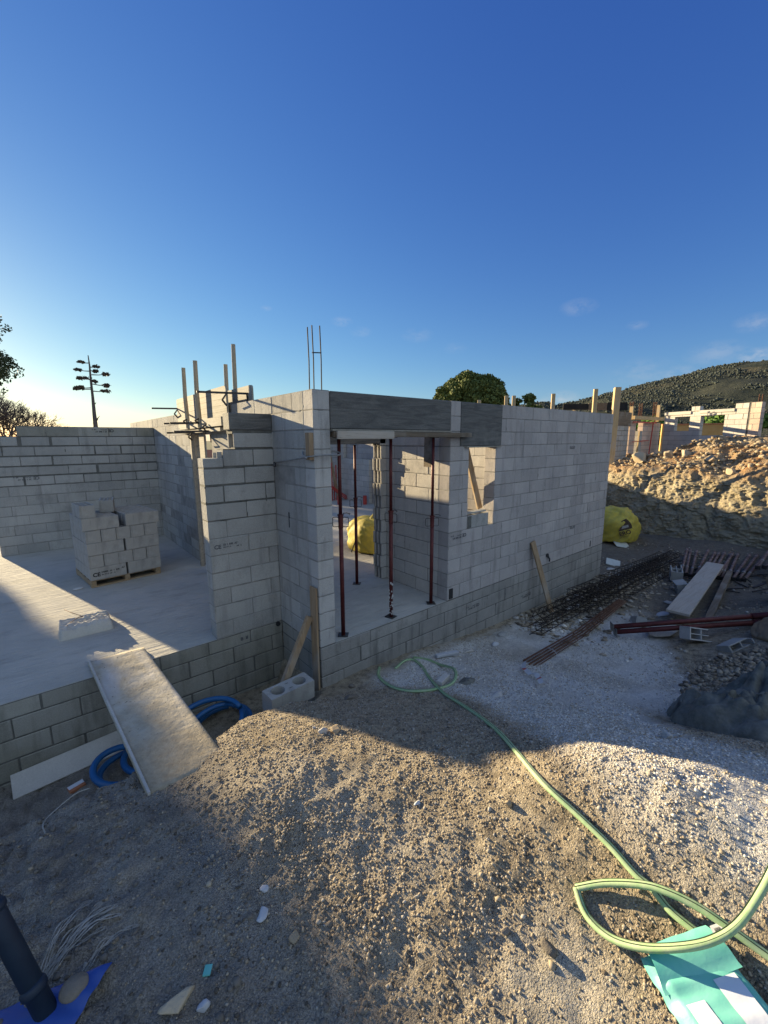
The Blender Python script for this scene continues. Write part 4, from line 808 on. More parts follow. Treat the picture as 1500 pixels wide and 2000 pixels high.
b = MB(); mm_ = IC2[0]*np.array([.05, .045, .03])+np.array([-2.325, -1.955, HS(-2.325, -1.955)+.075]); b.add([tuple(q) for q in mm_], [tuple(q) for q in IC2[1]]); tag(b.build('earth_clod', 'dry_earth', None, True), 'clod of grey earth lying on the blue sheet', 'clod')
fr = [([(-2.44, -1.80), (-2.36, -1.73), (-2.27, -1.68), (-2.15, -1.71)], .017), ([(-2.43, -1.80), (-2.34, -1.755), (-2.25, -1.72), (-2.14, -1.75)], .014), ([(-2.44, -1.80), (-2.38, -1.70), (-2.31, -1.62), (-2.24, -1.58)], .012), ([(-2.31, -1.90), (-2.24, -1.86), (-2.17, -1.835), (-2.085, -1.845)], .010), ([(-2.40, -1.78), (-2.33, -1.72), (-2.26, -1.66), (-2.20, -1.64)], .010), ([(-2.42, -1.82), (-2.34, -1.77), (-2.27, -1.75), (-2.20, -1.77)], .008)]
t_ = thing('dry_fronds', (0, 0, 0), 'bundle of pale dry fibrous leaf strips on the dark earth', 'dry leaves')
for pth, w_ in fr:
    P = smooth_path([(x, y, HZ(x, y)+.018+.008*random.random()) for x, y in pth], 6); k = len(P)
    for s_ in range(5):
        b = MB(); o2 = (s_-2)*w_*.6; b.tube([Vector(p)+Vector((o2*.6+.006*math.sin(i*.7+s_*3), -o2*.8+.006*math.sin(i*.9+s_*5), .005*math.sin(i*.9+s_)))*(1-.75*abs(i/(k-1)-.45)) for i, p in enumerate(P)], [max(.0010, w_*.27*(1-1.4*abs(i/(k-1)-.55))*(.7+.5*math.sin(i*1.7+s_*2))) for i in range(k)], 5, 0, True, .35); b.build('strip', 'fibre', t_)
b = MB(); b.tube(smooth_path([(-2.41, -.90, HZ(-2.41, -.9)+.01), (-2.42, -.75, HZ(-2.42, -.75)+.015), (-2.34, -.66, -.01), (-2.25, -.62, -.0), (-2.18, -.64, .01)], 5), .0035, 6); tag(b.build('twig', 'fibre'), 'thin curved dry twig on the edge of the trench', 'twig')
# ---------------------------------------------------------------- single stones and scraps on the mound
def stone(nm, x, y, size, mat, lab, cat='stone', seed=0, dz=.3, tint=.5): o_ = rock_obj(nm, (x, y, HZ(x, y)+size[2]*dz), size, mat, IC2, seed, None, tint, 12); return tag(o_, lab, cat)
stone('broken_tile', -1.581, -2.06, (.028, .035, .012), 'white_plastic', 'smaller upper white shard on the dark gravel', 'shard', 1); stone('broken_tile', -1.622, -2.165, (.042, .042, .014), 'white_plastic', 'larger white shard just below the smaller one on the dark gravel', 'shard', 2)
stone('stone', -.77, -1.31, (.05, .04, .035), 'block_pale', 'left of a pair of pale stones in the sunlit gravel', 'stone', 3); stone('stone', -.70, -1.375, (.06, .045, .04), 'rock', 'right, larger stone of the pair in the sunlit gravel', 'stone', 4, .3, .8); stone('stone', -.80, -1.22, (.028, .02, .018), 'block_pale', 'small white stone behind the pair of pale stones', 'stone', 5)
stone('block_fragment', 1.21, -1.50, (.10, .06, .035), 'block_pale', 'wedge-shaped white block fragment on the shaded gravel', 'rubble', 6, .5); stone('mortar_clod', -.80, -3.13, (.035, .045, .03), 'dry_earth', 'dark clod casting a shadow on the smooth pale earth', 'clod', 7, .5)
stone('mortar_clod', -.86, -2.96, (.03, .02, .02), 'dry_earth', 'crumbly clod beside a boot scrape on the sunlit earth', 'clod', 8, .4); stone('stone', -2.02, -2.25, (.075, .05, .03), 'rock', 'flat pale stone at the bottom edge of the picture', 'stone', 9, .3, .9); stone('stone', -1.94, -2.31, (.03, .022, .03), 'white_plastic', 'small white upright shard beside the flat stone at the bottom edge', 'shard', 10)
stone('stone', -.735, -2.28, (.032, .02, .014), 'white_plastic', 'crumpled white scrap in the sunlit gravel', 'scrap', 11, .6); stone('stone', -.46, -2.70, (.03, .03, .025), 'rock', 'dark grey stone on the gravel left of the hose', 'stone', 12, .4); stone('stone', .03, -.52, (.10, .07, .06), 'dry_earth', 'brown clod at the edge of the mound below the house corner', 'clod', 13)
stone('stone', -1.55, -2.33, (.03, .03, .02), 'rock', 'half-buried grey stone below the two white shards', 'stone', 14); stone('stone', 1.3, -1.05, (.16, .11, .05), 'mortar_wet', 'dark flat lump of mortar beside the coiled hose end', 'rubble', 15); stone('stone', .25, -.22, (.06, .05, .05), 'dry_earth', 'ochre clod against the foundation below the doorway', 'clod', 16)
stone('block_fragment', .95, -3.05, (.06, .05, .03), 'block_pale', 'pale chunk on the right slope of the white gravel', 'rubble', 17)
b = MB(); b.bar((1.52, -.34, -.50), (1.86, -.42, -.53), .06, .035, 0, (0, 0, 1), .003); tag(b.build('batten_scrap', 'white_plastic'), 'short white batten on the rubble near the hose loop', 'scrap')
b = MB(); b.box(0, .22, 0, .07, 0, .05, 0, None, .7, .004); o_ = b.build('block_strip', 'block_pale'); o_.location = (.96, -.95, HS(.96, -.95)+.0); o_.rotation_euler = (0, R(3), R(18)); tag(o_, 'small pale block strip under the green hose loop', 'rubble')
b = MB(); b.box(-.02, .02, -.015, .015, 0, .006, 0); o_ = b.build('plastic_scrap', 'bag_teal'); o_.location = (-1.89, -2.2, HZ(-1.89, -2.2)+.004); o_.rotation_euler = (0, .1, 1); tag(o_, 'tiny turquoise plastic scrap on the dark gravel', 'scrap')
# ---------------------------------------------------------------- rebar cages, bars, tape
def cage(p, q, w_, h_, lab, seed, pitch=.15):
    w_ *= 1.25; h_ *= 1.05; pitch = .17; rl = .35*math.sin(seed*2.1)
    r_ = random.Random(seed); p = Vector(p); q = Vector(q); d = (q-p); L_ = d.length; d.normalize(); sd = d.cross(Vector((0, 0, 1))).normalized(); up = sd.cross(d); sd, up = (sd*math.cos(rl)+up*math.sin(rl)).normalized(), (up*math.cos(rl)-sd*math.sin(rl)).normalized()
    t_ = thing('rebar_cage', (0, 0, 0), lab, 'rebar cage', 'rebar cages lying along the wall')
    def gz(v): return Vector((v.x, v.y, max(v.z, HS(v.x, v.y)+.01)))
    for a_, c_ in ((-.5, 0), (.5, 0), (-.5, 1), (.5, 1)):
        b = MB(); pts = []
        for k in range(9):
            c0 = p+d*L_*k/8+sd*a_*w_+up*c_*h_; c0.z += .01*math.sin(k*1.3+seed); pts.append(c0)
        b.tube(pts, .0075, 5); b.build('long_bar', 'rebar', t_)
    n = int(L_/pitch); c0 = Vector((0, 0, 0)); b = MB(); b.tube([-sd*w_*.5, sd*w_*.5, sd*w_*.5+up*h_, -sd*w_*.5+up*h_, -sd*w_*.5], .0058, 4, cap=False); st = None
    for k in range(n):
        s_ = (k+.3)*pitch+r_.uniform(-.02, .02)
        if st is None: st = b.build('stirrup', 'rebar', t_); o2 = st
        else: o2 = bpy.data.objects.new('stirrup', st.data); COL.objects.link(o2); o2.parent = t_
        c0 = p+d*s_; c0.z += .01*math.sin(8*s_/L_*1.3+seed); o2.location = c0; o2.rotation_euler = (r_.uniform(-.1, .1), r_.uniform(-.1, .1), r_.uniform(-.18, .18))
    return t_
zc = lambda x, y: HS(x, y)
cage((3.30, -.72, -.64), (9.3, -.55, -.83), .15, .12, 'rebar cage nearest the gravel, lowest on the left', 1); cage((3.75, -.44, -.66), (9.9, -.42, -.83), .15, .12, 'rebar cage lying closest to the front wall', 2)
cage((4.3, -.58, -.56), (10.2, -.62, -.71), .16, .12, 'rebar cage lying across the top of the others', 3); cage((4.6, -.88, -.72), (10.0, -.86, -.84), .15, .12, 'rebar cage on the open ground side of the heap', 4)
cage((5.2, -.72, -.46), (9.8, -.74, -.60), .14, .12, 'short rebar cage on top of the heap', 5); 
b = MB()
for k in range(9): o2 = (k-4)*.022; b.tube([(2.35+.03*(k % 3), -1.16+o2*1.1, zc(2.4, -1.15)+.015+.012*(k % 2)), (4.0, -1.09+o2, zc(4, -1.1)+.05+.012*(k % 2)), (5.9, -.98+o2*.8, zc(5.9, -1)+.10)], .0065, 6, 0)
t_ = thing('rebar_bundle', (0, 0, 0), 'tied bundle of straight rusty reinforcing bars on the pale gravel', 'rebar'); b.build('bars', 'rust', t_)
b = MB(); b.tube(smooth_path([(2.93, -1.28, zc(2.93, -1.28)+.02), (2.96, -1.2, zc(2.9, -1.2)+.07), (3.02, -1.10, zc(3, -1.1)+.06), (3.06, -1.03, zc(3, -1)+.01)], 4), .005, 6); b.build('tie', 'white_plastic', t_)
t_ = thing('barrier_tape', (0, 0, 0), 'crumpled red and white barrier tape at the end of the rebar bundle', 'tape'); tp = [(2.34, -1.13), (2.22, -1.19), (2.10, -1.26), (2.02, -1.33), (1.98, -1.42), (2.0, -1.48), (1.92, -1.55), (1.86, -1.60), (1.79, -1.66)]
for i in range(len(tp)-1):
    b = MB(); p = Vector((*tp[i], HS(*tp[i])+.05+.02*(i % 2))); q = Vector((*tp[i+1], HS(*tp[i+1])+.05+.02*((i+1) % 2))); b.bar(p, q, .055, .002, 0, (.3*(i % 3-1), .5, .8)); b.build('red_stripe' if i in (2, 6) else 'white_stripe', 'tape_red' if i in (2, 6) else 'white_plastic', t_)
cage((4.9, -.48, -.50), (9.7, -.52, -.64), .14, .10, 'upper rebar cage along the wall side of the heap', 9, .11)
# two long red props lying on the right
def lying(p, q, lab):
    t_ = thing('steel_prop', (0, 0, 0), lab, 'prop', 'long props lying across the gravel'); p = Vector(p); q = Vector(q); d = (q-p).normalized()
    b = MB(); b.tube([p, p.lerp(q, .55)], .036, 12); b.build('inner_tube', 'prop_red', t_, True); b = MB(); b.tube([p.lerp(q, .55), q], .046, 12); b.build('outer_tube', 'prop_red', t_, True)
    sd = d.cross(Vector((0, 0, 1))).normalized(); b = MB(); b.bar(p-sd*.065, p+sd*.065, .13, .007, 0, tuple(d)); b.build('end_plate', 'steel_grey', t_); return t_
lying((4.30, -1.42, -.56), (6.75, -3.95, -.10), 'upper of two long red props lying side by side, plate end towards the wall'); lying((4.30, -1.47, -.625), (6.68, -3.97, -.19), 'lower of two long red props lying side by side under the other')
# plank on broken blocks
t_ = MB(); t_.bar((9.75, -1.55, -.62), (5.55, -1.93, -.52), .32, .045, 0, (0, 0, 1), .004); o_ = t_.build('scaffold_plank', 'wood_grey'); tag(o_, 'long split pale plank lying across broken blocks', 'board')
t_ = MB(); t_.bar((9.6, -1.86, -.73), (5.9, -2.26, -.68), .10, .10, 0, (0, 0, 1), .004); tag(t_.build('timber_beam', 'wood_dark'), 'dark timber lying along the right edge of the long plank', 'timber')
def broken(loc, rot, lab, s=1., mat='block', n=2):
    t_ = thing('broken_block', loc, lab, 'concrete block', 'broken hollow blocks on the right'); b = MB()
    b.box(0, .42, 0, .02, 0, .2, 0, None, .6, .004); b.box(0, .33, .18, .2, 0, .2, 0, None, .6, .004); b.box(0, .02, .02, .18, 0, .2, 0, None, .5); b.box(.2, .22, .02, .18, 0, .19, 0, None, .5); b.box(.02, .34, .09, .105, 0, .19, 0, None, .5)
    if n > 2: b.box(.40, .42, .02, .16, 0, .2, 0, None, .5)
    b.build('shell', mat, t_); t_.rotation_euler = [R(a_) for a_ in rot]; t_.scale = (s, s, s); return t_
broken((4.75, -2.18, -.60), (70, 10, -35), 'broken hollow block under the near end of the long plank', .9, 'block_pale'); broken((4.62, -2.72, -.66), (62, -14, -25), 'cracked hollow block nearest the rock at the right', .95, 'block', 3)
broken((8.3, -1.30, -.80), (0, -8, 20), 'broken hollow block standing left of the long plank, farther one', 1.1); broken((7.5, -1.45, -.84), (75, 0, 30), 'broken hollow block lying left of the long plank', 1.0); broken((5.15, -1.62, -.78), (15, 25, 40), 'small broken block half hidden behind the lying red props', .8)
o_ = rock_obj('plywood_scrap', (5.0, -1.88, -.66), (.55, .20, .03), 'wood_grey', IC2, 31); tag(o_, 'pale board scrap under the near end of the long plank', 'board')
# scattered rubble shards beside the wall, one countable set of larger pieces
SH = [(4.95, -.45, .16, .10, 'pale'), (5.6, -.25, .12, .08, 'grey'), (6.3, -.35, .15, .10, 'grey'), (3.0, -.35, .10, .07, 'grey'), (6.9, -.3, .13, .09, 'pale'), (5.2, -.5, .10, .05, 'white'), (6.0, -1.6, .2, .1, 'white'), (6.7, -1.5, .15, .1, 'grey'), (7.6, -.25, .16, .12, 'grey'), (8.1, .1, .15, .1, 'pale'), (2.1, -.4, .12, .05, 'pale'), (2.6, -.5, .08, .05, 'white')]
for i, (x, y, a_, b_, k) in enumerate(SH):
    nr = ['beside the foot of the leaning board', 'between wall and cages, left', 'between wall and cages, middle', 'near the left end of the cages', 'near the far end of the front wall', 'just right of the leaning board', 'left of the long plank', 'behind the lying red props', 'off the far house corner', 'beyond the far house corner', 'right of the hose loop', 'nearer the rebar bundle'][i]
    o_ = rock_obj('shard', (x, y, HZ(x, y)+.02), (a_, b_, .03), {'pale': 'block_pale', 'grey': 'block', 'white': 'white_plastic'}[k], IC1, 50+i, None, .6, 6); tag(o_, f'{k} broken slab piece on the ground {nr}', 'rubble')
x = np.r_[rng.uniform(3.4, 11, 2600)]; y = rng.uniform(-2.3, -.05, len(x)); kk = (y > -.75-.9*rng.random(len(x))); x, y = x[kk], y[kk]; s_ = .012+.055*rng.random(len(x))**2.2
V, F, T = stones(np.stack([x, y, H(x, y)+s_*.15], -1), s_, IC0, .35, .35, np.clip(rng.beta(1.3, 2.2, len(x))*.9, 0, 1)); o_ = npmesh('slate_rubble', V, F, 'pebble', T); tag(o_, 'flat broken slate and mortar chips among the rebar cages', 'rubble', kind='stuff')
# big rocks and mortar heap at the right edge
o_ = rock_obj('boulder', (5.35, -3.28, -.35), (1.15, .60, .50), 'rock', ico(4), 71, None, .22, 10); tag(o_, 'big smooth grey-brown rock outcrop at the right edge behind the mortar', 'boulder')
o_ = rock_obj('boulder', (7.4, -3.15, -.4), (1.0, .6, .60), 'rock', ico(4), 72, None, .2, 10); tag(o_, 'rock outcrop farther back at the right edge', 'boulder')
k_ = 110; u_ = np.linspace(-1, 1, k_+1); UX, UY = np.meshgrid(u_, u_, indexing='ij'); cx, cy = 2.5, -3.28; HXx = cx+UX*.95; HYy = cy+UY*.56
rr = np.sqrt(UX**2+UY**2)+.18*vnoise(HXx, HYy, .4, 101); hh = np.clip(1-rr**2, 0, 1)**.5*(.16+.34*vnoise(HXx, HYy, .42, 102)+.42*np.abs(vnoise(HXx, HYy, .24, 103))+.26*np.abs(vnoise(HXx, HYy, .13, 109))-.16*(np.abs(vnoise(HXx+.3*HYy, HYy, .33, 108)) < .05)+.12*vnoise(HXx, HYy, .08, 104)+.05*vnoise(HXx, HYy, .035, 105))
hz = H0(HXx, HYy)+hh*1.1-.02*(hh <= 0)-.03; I = np.arange((k_+1)**2).reshape(k_+1, k_+1)
o_ = npmesh('mortar_heap', np.stack([HXx, HYy, hz], -1).reshape(-1, 3), np.stack([I[:-1, :-1], I[1:, :-1], I[1:, 1:], I[:-1, 1:]], -1).reshape(-1, 4), 'mortar_wet', smooth=False); tag(o_, 'heap of wet dark grey mortar at the right edge of the gravel', 'mortar heap')
x = rng.uniform(2.6, 5.2, 3000); y = rng.uniform(-4.2, -2.6, 3000); kk = (np.hypot(x-3.6, (y+3.3)*1.4) < 1.1) & (np.hypot((x-2.45)/.95, (y+3.28)/.56) > .9); x, y = x[kk], y[kk]; s_ = .010+.035*rng.random(len(x))**2
V, F, T = stones(np.stack([x, y, H(x, y)+s_*.3], -1), s_, IC0, .55, .38); o_ = npmesh('rock_chips', V, F, 'pebble', T*.55); tag(o_, 'brown rock chips between the mortar heap and the outcrop', 'stones', kind='stuff')
# ---------------------------------------------------------------- heap of props in front of the cut bank
pb = None
base = thing('short_prop', (0, 0, 0), 'x', 'prop', 'short props heaped before the bank')
b = MB(); b.tube([(0, 0, .004), (0, 0, 1.75)], .030, 10); b.build('tube', 'dusty_red', base, True); b = MB(); b.tube([(0, 0, 1.52), (0, 0, 1.66)], .040, 10); b.build('collar', 'dusty_red', base, True); b = MB(); b.box(-.045, .045, -.045, .045, 0, .006); b.build('end_plate', 'steel_dark', base)
b = MB(); b.tube([(0, 0, .45), (0, 0, .50)], .036, 10); b.build('ring', 'steel_grey', base, True)
HP = []
for k in range(13): HP.append((8.95+.03*k, -1.10-k*.088, .0, 180+10-k*.8+random.uniform(-3, 3), random.uniform(-.02, .03)))
for k in range(12): HP.append((9.7+.04*k, -2.30-k*.10, .12, 180-8+random.uniform(-10, 10), .05+.02*k*.4))
first = True; ordn = ['first', 'second', 'third', 'fourth', 'fifth', 'sixth', 'seventh', 'eighth', 'ninth', 'tenth', 'eleventh', 'twelfth', 'thirteenth', 'fourteenth', 'fifteenth']
for i, (x, y, dz, az, tz) in enumerate(HP):
    lab = f'{ordn[i]} short prop from the left in the low heap before the bank' if i < 13 else f'{ordn[i-13]} short prop from the left in the raised part of the heap'
    X0 = x; Z0 = HS(X0, y)+.05+dz+tz; d = Vector((-math.cos(R(az)), -math.sin(R(az)), .12+.03*random.random())).normalized(); q = Vector((0, 0, 1)).rotation_difference(d)
    if first: r_ = base; r_.location = (X0, y, Z0); r_.rotation_euler = q.to_euler(); r_['label'] = lab; first = False
    else: r_ = dup(base, (X0, y, Z0), q.to_euler(), lab)
b = MB()
for k in range(40): x = 8.3+random.random()*1.6; y = -1.0-random.random()*1.8; b.bar((x, y, HS(x, y)+.03), (x+random.uniform(-.5, .5), y+random.uniform(-.4, .2), HS(x, y)+.05+random.random()*.1), random.uniform(.02, .06), .02)
tag(b.build('scrap_heap', 'steel_dark'), 'dark tangle of clamps and scrap at the foot of the heap of props', 'scrap', kind='stuff')
# ---------------------------------------------------------------- yellow builder's bag, polystyrene, tiles by the far corner
t_ = thing('bulk_bag', (11.45, 1.42, -.86), 'slumped yellow bulk bag with brown lettering beyond the far house corner', 'bag')
def bag(cx, cy, cz, sx, sy, sz, seed, parent, name='bag_body', mat='bag_yellow'):
    v, f = ico(4); V = v.copy(); V = np.sign(V)*np.abs(V)**.72; V[:, 0] *= sx; V[:, 1] *= sy; V[:, 2] = np.maximum(V[:, 2], -.55)*sz
    nz = vnoise(V[:, 0]*1.+V[:, 2], V[:, 1]+V[:, 2]*.5, .35, seed)+.8*np.abs(vnoise(V[:, 0]-V[:, 2]*.7, V[:, 1]+V[:, 2], .16, seed+1))+.35*np.abs(vnoise(V[:, 0]+V[:, 2]*1.3, V[:, 1]-V[:, 2], .07, seed+2)); V *= (1+.22*nz)[:, None]
    V[:, 2] -= V[:, 2].min(); V += np.array([cx, cy, cz]); return npmesh(name, V, f, mat, smooth=True, parent=parent)
bag(0, 0, 0, .62, .62, .62, 201, t_)
nV = Vector((-.80, -.60, 0)); rV = Vector((.6, -.8, 0)); 
b = MB(); U_ = Vector((.10, .08, 1)).normalized(); rV2 = (rV+Vector((0, 0, .35))).normalized(); O_ = nV*.715+Vector((0, 0, .30))
def bp(u, v_, d=0): return tuple(O_+rV2*u+U_*v_+nV*d)
b.add([bp(-.02, .12), bp(.36, .12), bp(.34, .22), bp(.30, .30), bp(.18, .46), bp(.05, .42), bp(.02, .28)], [(0, 1, 2, 3, 4, 5, 6)]); b.build('printed_emblem', 'ink_brown', t_)
b = MB(); b.add([bp(.06, .18, .006), bp(.26, .18, .006), bp(.24, .26, .006), bp(.08, .26, .006)], [(0, 1, 2, 3)]); b.build('emblem_patch', 'fibre', t_)
text_mesh('lettering', 'ERO', .17, 'ink_brown', t_, face_mat(O_+rV2*.02-U_*.03+nV*.004, rV2, U_), .002, bold=.004); b = MB(); b.add([bp(-.03, .10, .002), bp(.40, .10, .002), bp(.40, .115, .002), bp(-.03, .115, .002)], [(0, 1, 2, 3)]); b.build('printed_line', 'bag_yellow', t_)
text_mesh('lettering', 'LES BETONS', .05, 'ink_brown', t_, face_mat(O_+rV2*.02-U_*.10+nV*.004, rV2, U_), .002)
t_ = thing('bulk_bag', (3.05, 3.0, .0), 'yellow bulk bag with a black strap standing inside the house behind the thin prop', 'bag'); bag(0, 0, 0, .42, .50, .40, 211, t_)
b = MB(); b.tube(smooth_path([(-.50, .0, .02), (-.42, -.1, .35), (-.30, -.15, .55), (-.1, -.2, .62)], 5), .012, 6); b.build('strap', 'ink', t_)
b = MB(); b.add([tuple(q) for q in IC2[0]*np.array([.2, .12, .22])+np.array([.08, -.12, .58])], [tuple(q) for q in IC2[1]]); b.build('bag_neck', 'bag_yellow', t_, True)
t_ = rock_obj('polystyrene_slab', (12.6, .95, -.78), (.48, .26, .06), 'white_plastic', IC1, 91, None, .5, 7); tag(t_, 'broken white polystyrene slab beside the yellow bulk bag', 'polystyrene')
for i, (x, y, rz, lab) in enumerate([(11.0, .95, 40, 'square pale tile propped flat in front of the yellow bulk bag'), (8.75, .30, 20, 'square pale tile lying near the far house corner'), (13.4, .55, 10, 'small white tile scrap right of the polystyrene')]):
    b = MB(); b.box(-.2, .2, -.2, .2, 0, .02, 0, None, .5, .002); o_ = b.build('floor_tile', 'tile'); s_ = (1, .8, .45)[i]; o_.scale = (s_, s_, 1); o_.location = (x, y, HS(x, y)+.03); o_.rotation_euler = (R(10), R(-14), R(rz)); tag(o_, lab, 'tile')
# ---------------------------------------------------------------- cut bank with rubble on top
BL_ = np.array([(16.5, 11), (15.0, 7.5), (13.8, 4.6), (12.9, 2.5), (12.45, 1.0), (12.2, -.5), (12.0, -2.2), (11.6, -4.5), (10.6, -7.5), (9, -10)], float)
sl_ = np.r_[0, np.cumsum(np.hypot(*np.diff(BL_, axis=0).T))]; ns, ntt = 900, 150; S = np.linspace(0, sl_[-1], ns)
bx, by = np.interp(S, sl_, BL_[:, 0]), np.interp(S, sl_, BL_[:, 1]); ks = np.ones(81)/81
bx = np.convolve(np.pad(bx, 40, 'edge'), ks, 'valid'); by = np.convolve(np.pad(by, 40, 'edge'), ks, 'valid'); tx, ty = np.gradient(bx), np.gradient(by); tl = np.hypot(tx, ty); nx_, ny_ = -ty/tl, tx/tl
nx_, ny_ = np.where(nx_ < 0, -nx_, nx_), np.where(nx_ < 0, -ny_, ny_)
PO_ = np.array([-.9, -.35, 0, .12, .28, .45, .62, .85, 1.2, 1.8, 2.5, 3.2, 4.0, 6.0, 9.]); PZ_ = np.array([-1.0, -.93, -.80, -.35, .25, .75, 1.10, 1.35, 1.52, 1.85, 2.15, 2.3, 2.15, 1.4, 1.2])
tt = np.concatenate([np.linspace(0, 6, 190), np.linspace(6.1, 14, 60)]); po = np.interp(tt, np.arange(15), PO_); pz = np.interp(tt, np.arange(15), PZ_)
cr_ = np.interp(by, [-6, -1.0, .0, 1.0, 2.0, 2.8, 6], [1.0, 1.03, 1.0, .86, .42, .22, .15])
SS, TT = np.meshgrid(S, tt, indexing='ij'); PO2 = np.repeat(po[None], ns, 0); PZ2 = np.repeat(pz[None], ns, 0); up_ = np.clip((PZ2-1.35)/.9, 0, 1); PZ2 = np.where(PZ2 > 1.35, 1.35+(PZ2-1.35)*cr_[:, None], PZ2)
wall_ = sst(-.8, -.3, PZ2)*(1-sst(1.2, 1.6, PZ2)); gul = np.abs(vnoise(SS, TT*.05+PZ2*.35, .55, 301))*.9+np.abs(vnoise(SS+PZ2*.4, PZ2, .23, 302))*.4
dn = wall_*(gul-.2)*.30+.10*vnoise(SS, PO2+PZ2, .6, 303)+.08*vnoise(SS, PO2+PZ2*1.4, .2, 304)+.08*np.abs(vnoise(SS+PZ2*.6, PZ2*1.2+PO2, .11, 309))+.06*vnoise(SS, PO2+PZ2*1.5, .06, 305)-.05*(vnoise(SS*1.0+PZ2*.5, PZ2*.8, .3, 311) > .25)
VX = bx[:, None]+nx_[:, None]*(PO2+dn); VY = by[:, None]+ny_[:, None]*(PO2+dn); VZ = PZ2+(.25*vnoise(SS, PO2, .9, 306)+.16*vnoise(SS, PO2, .35, 307)+.08*vnoise(SS, PO2, .14, 308))*sst(1.0, 1.5, PZ2)
I = np.arange(ns*len(tt)).reshape(ns, len(tt))
a = Mt('bank', .95, .1); c = a.mix(a.noise(2.0, 6, .7, a.mapping((1, 1, .4)), .35, .65), (.30, .25, .165), (.45, .39, .28)); c = a.mix(a.noise(6, 5, .7, a.mapping((1, 1, .35)), .5, .7), c, (.44, .39, .28)); c = a.mix(a.math('MULTIPLY', a.attr('top'), a.noise(1.3, 4, .6, None, .3, .6)), c, (.36, .20, .095)); c = a.mix(a.noise(16, 4, .7, None, .6, .72), c, (.14, .11, .07)); a.color(c)
a.bump([(a.noise(7, 6, .75, a.mapping((1, 1, .5)), 0, 1), .09), (a.noise(30, 5, .75, None, 0, 1), .03)], 1.); M['bank'] = a.m
o_ = npmesh('cut_bank', np.stack([VX, VY, VZ], -1).reshape(-1, 3), np.stack([I[:-1, :-1], I[1:, :-1], I[1:, 1:], I[:-1, 1:]], -1).reshape(-1, 4), 'bank', smooth=False, attrs={'top': sst(.9, 1.5, VZ).ravel()}); tag(o_, kind='structure')
n = 26000; ii = rng.integers(130, ns-20, n); jj = rng.integers(110, 230, n); P = np.stack([VX[ii, jj], VY[ii, jj], VZ[ii, jj]], -1); kq = P[:, 2] > 1.2+.25*rng.random(n); P = P[kq]; n = len(P); s_ = .012+.085*rng.random(n)**4.; P[:, 2] += s_*.25
V, F, T = stones(P, s_, IC0, .62, .36); o_ = npmesh('bank_rubble', V, F, 'rock', T); tag(o_, 'rubble stones strewn over the top of the cut bank', 'stones', kind='stuff')
big = [(1.7, .36, .28, 205), (.9, .2, .2, 210), (-.4, .2, .14, 205), (.4, .24, .15, 212), (-1.0, .24, .15, 200), (2.2, .16, .12, 190), (-1.6, .16, .12, 208), (1.3, .15, .12, 180)]
pl = ['large pale boulder with a dark hollow on the left slope of the rubble', 'reddish pointed rock on the crest of the rubble', 'brown rock in the middle of the crest', 'dark angular rock on the rubble slope', 'flat rock right of the crest centre', 'small block of rock at the left tip of the rubble', 'rock at the right edge of the crest', 'rock low on the rubble slope above the cut face']
for k, (yy, sx, sz, j) in enumerate(big):
    i = int(np.argmin(np.abs(VY[:, j]-yy))); o_ = rock_obj('boulder', (VX[i, j], VY[i, j], VZ[i, j]+sz*.4), (sx, sx*.8, sz), 'rock', IC2, 400+k, None, .75, 10); tag(o_, pl[k], 'boulder', 'boulders on the cut bank')
def on_bank(x, y):
    d = (VX-x)**2+(VY-y)**2; return float(VZ.ravel()[int(np.argmin(d))])
# ---------------------------------------------------------------- square timber posts along the top of the bank
for x, y, zt, w_, lab, tl in [(14.3, 2.75, 4.12, .21, 'tallest square timber post, standing at the end of the front wall on the bank', .12), (12.62, 2.78, 3.95, .13, 'square timber post rising behind the far end of the front wall', 0), (11.50, 3.68, 3.80, .12, 'square timber post rising behind the middle of the long wall', 0), (10.45, 4.52, 3.74, .12, 'right one of two close timber posts behind the window lintel', 0), (10.25, 4.68, 3.74, .12, 'left one of two close timber posts behind the window lintel', 0), (9.54, 5.26, 3.60, .12, 'short timber post tip showing above the window lintel', 0)]:
    b = MB(); z0 = 1.35 if zt > 4 else min(on_bank(x, y), 1.5)-.1; b.bar((x-tl*1.4, y-tl*.3, z0), (x, y, zt), w_, w_, 0, (-.8, -.6, 0), .01); tag(b.build('timber_post', 'wood_new'), lab, 'post', 'square posts on the cut bank')
# black panels propped behind the wall
for (p, q, z0, z1, mt_, lab) in [((13.7, 4.45), (14.45, 3.83), 3.40, 3.62, 'black_panel', 'left black panel seen above the front wall'), ((14.46, 3.82), (15.0, 3.36), 3.38, 3.645, 'wood_dark', 'brown panel between the two black ones above the front wall'), ((15.01, 3.35), (15.6, 2.85), 3.36, 3.67, 'black_panel', 'right black panel behind the tall timber post')]:
    b = MB(); b.bar((*p, (z0+z1)/2), (*q, (z0+z1)/2), .04, z1-z0); o_ = b.build('shuttering_panel', mt_); tag(o_, lab, 'panel', 'shuttering panels above the front wall')
    b = MB(); b.bar(((p[0]+q[0])/2, (p[1]+q[1])/2+.05, 1.2), ((p[0]+q[0])/2, (p[1]+q[1])/2+.05, z0+.05), .08, .08); b.build('support_post', 'wood_z', o_)
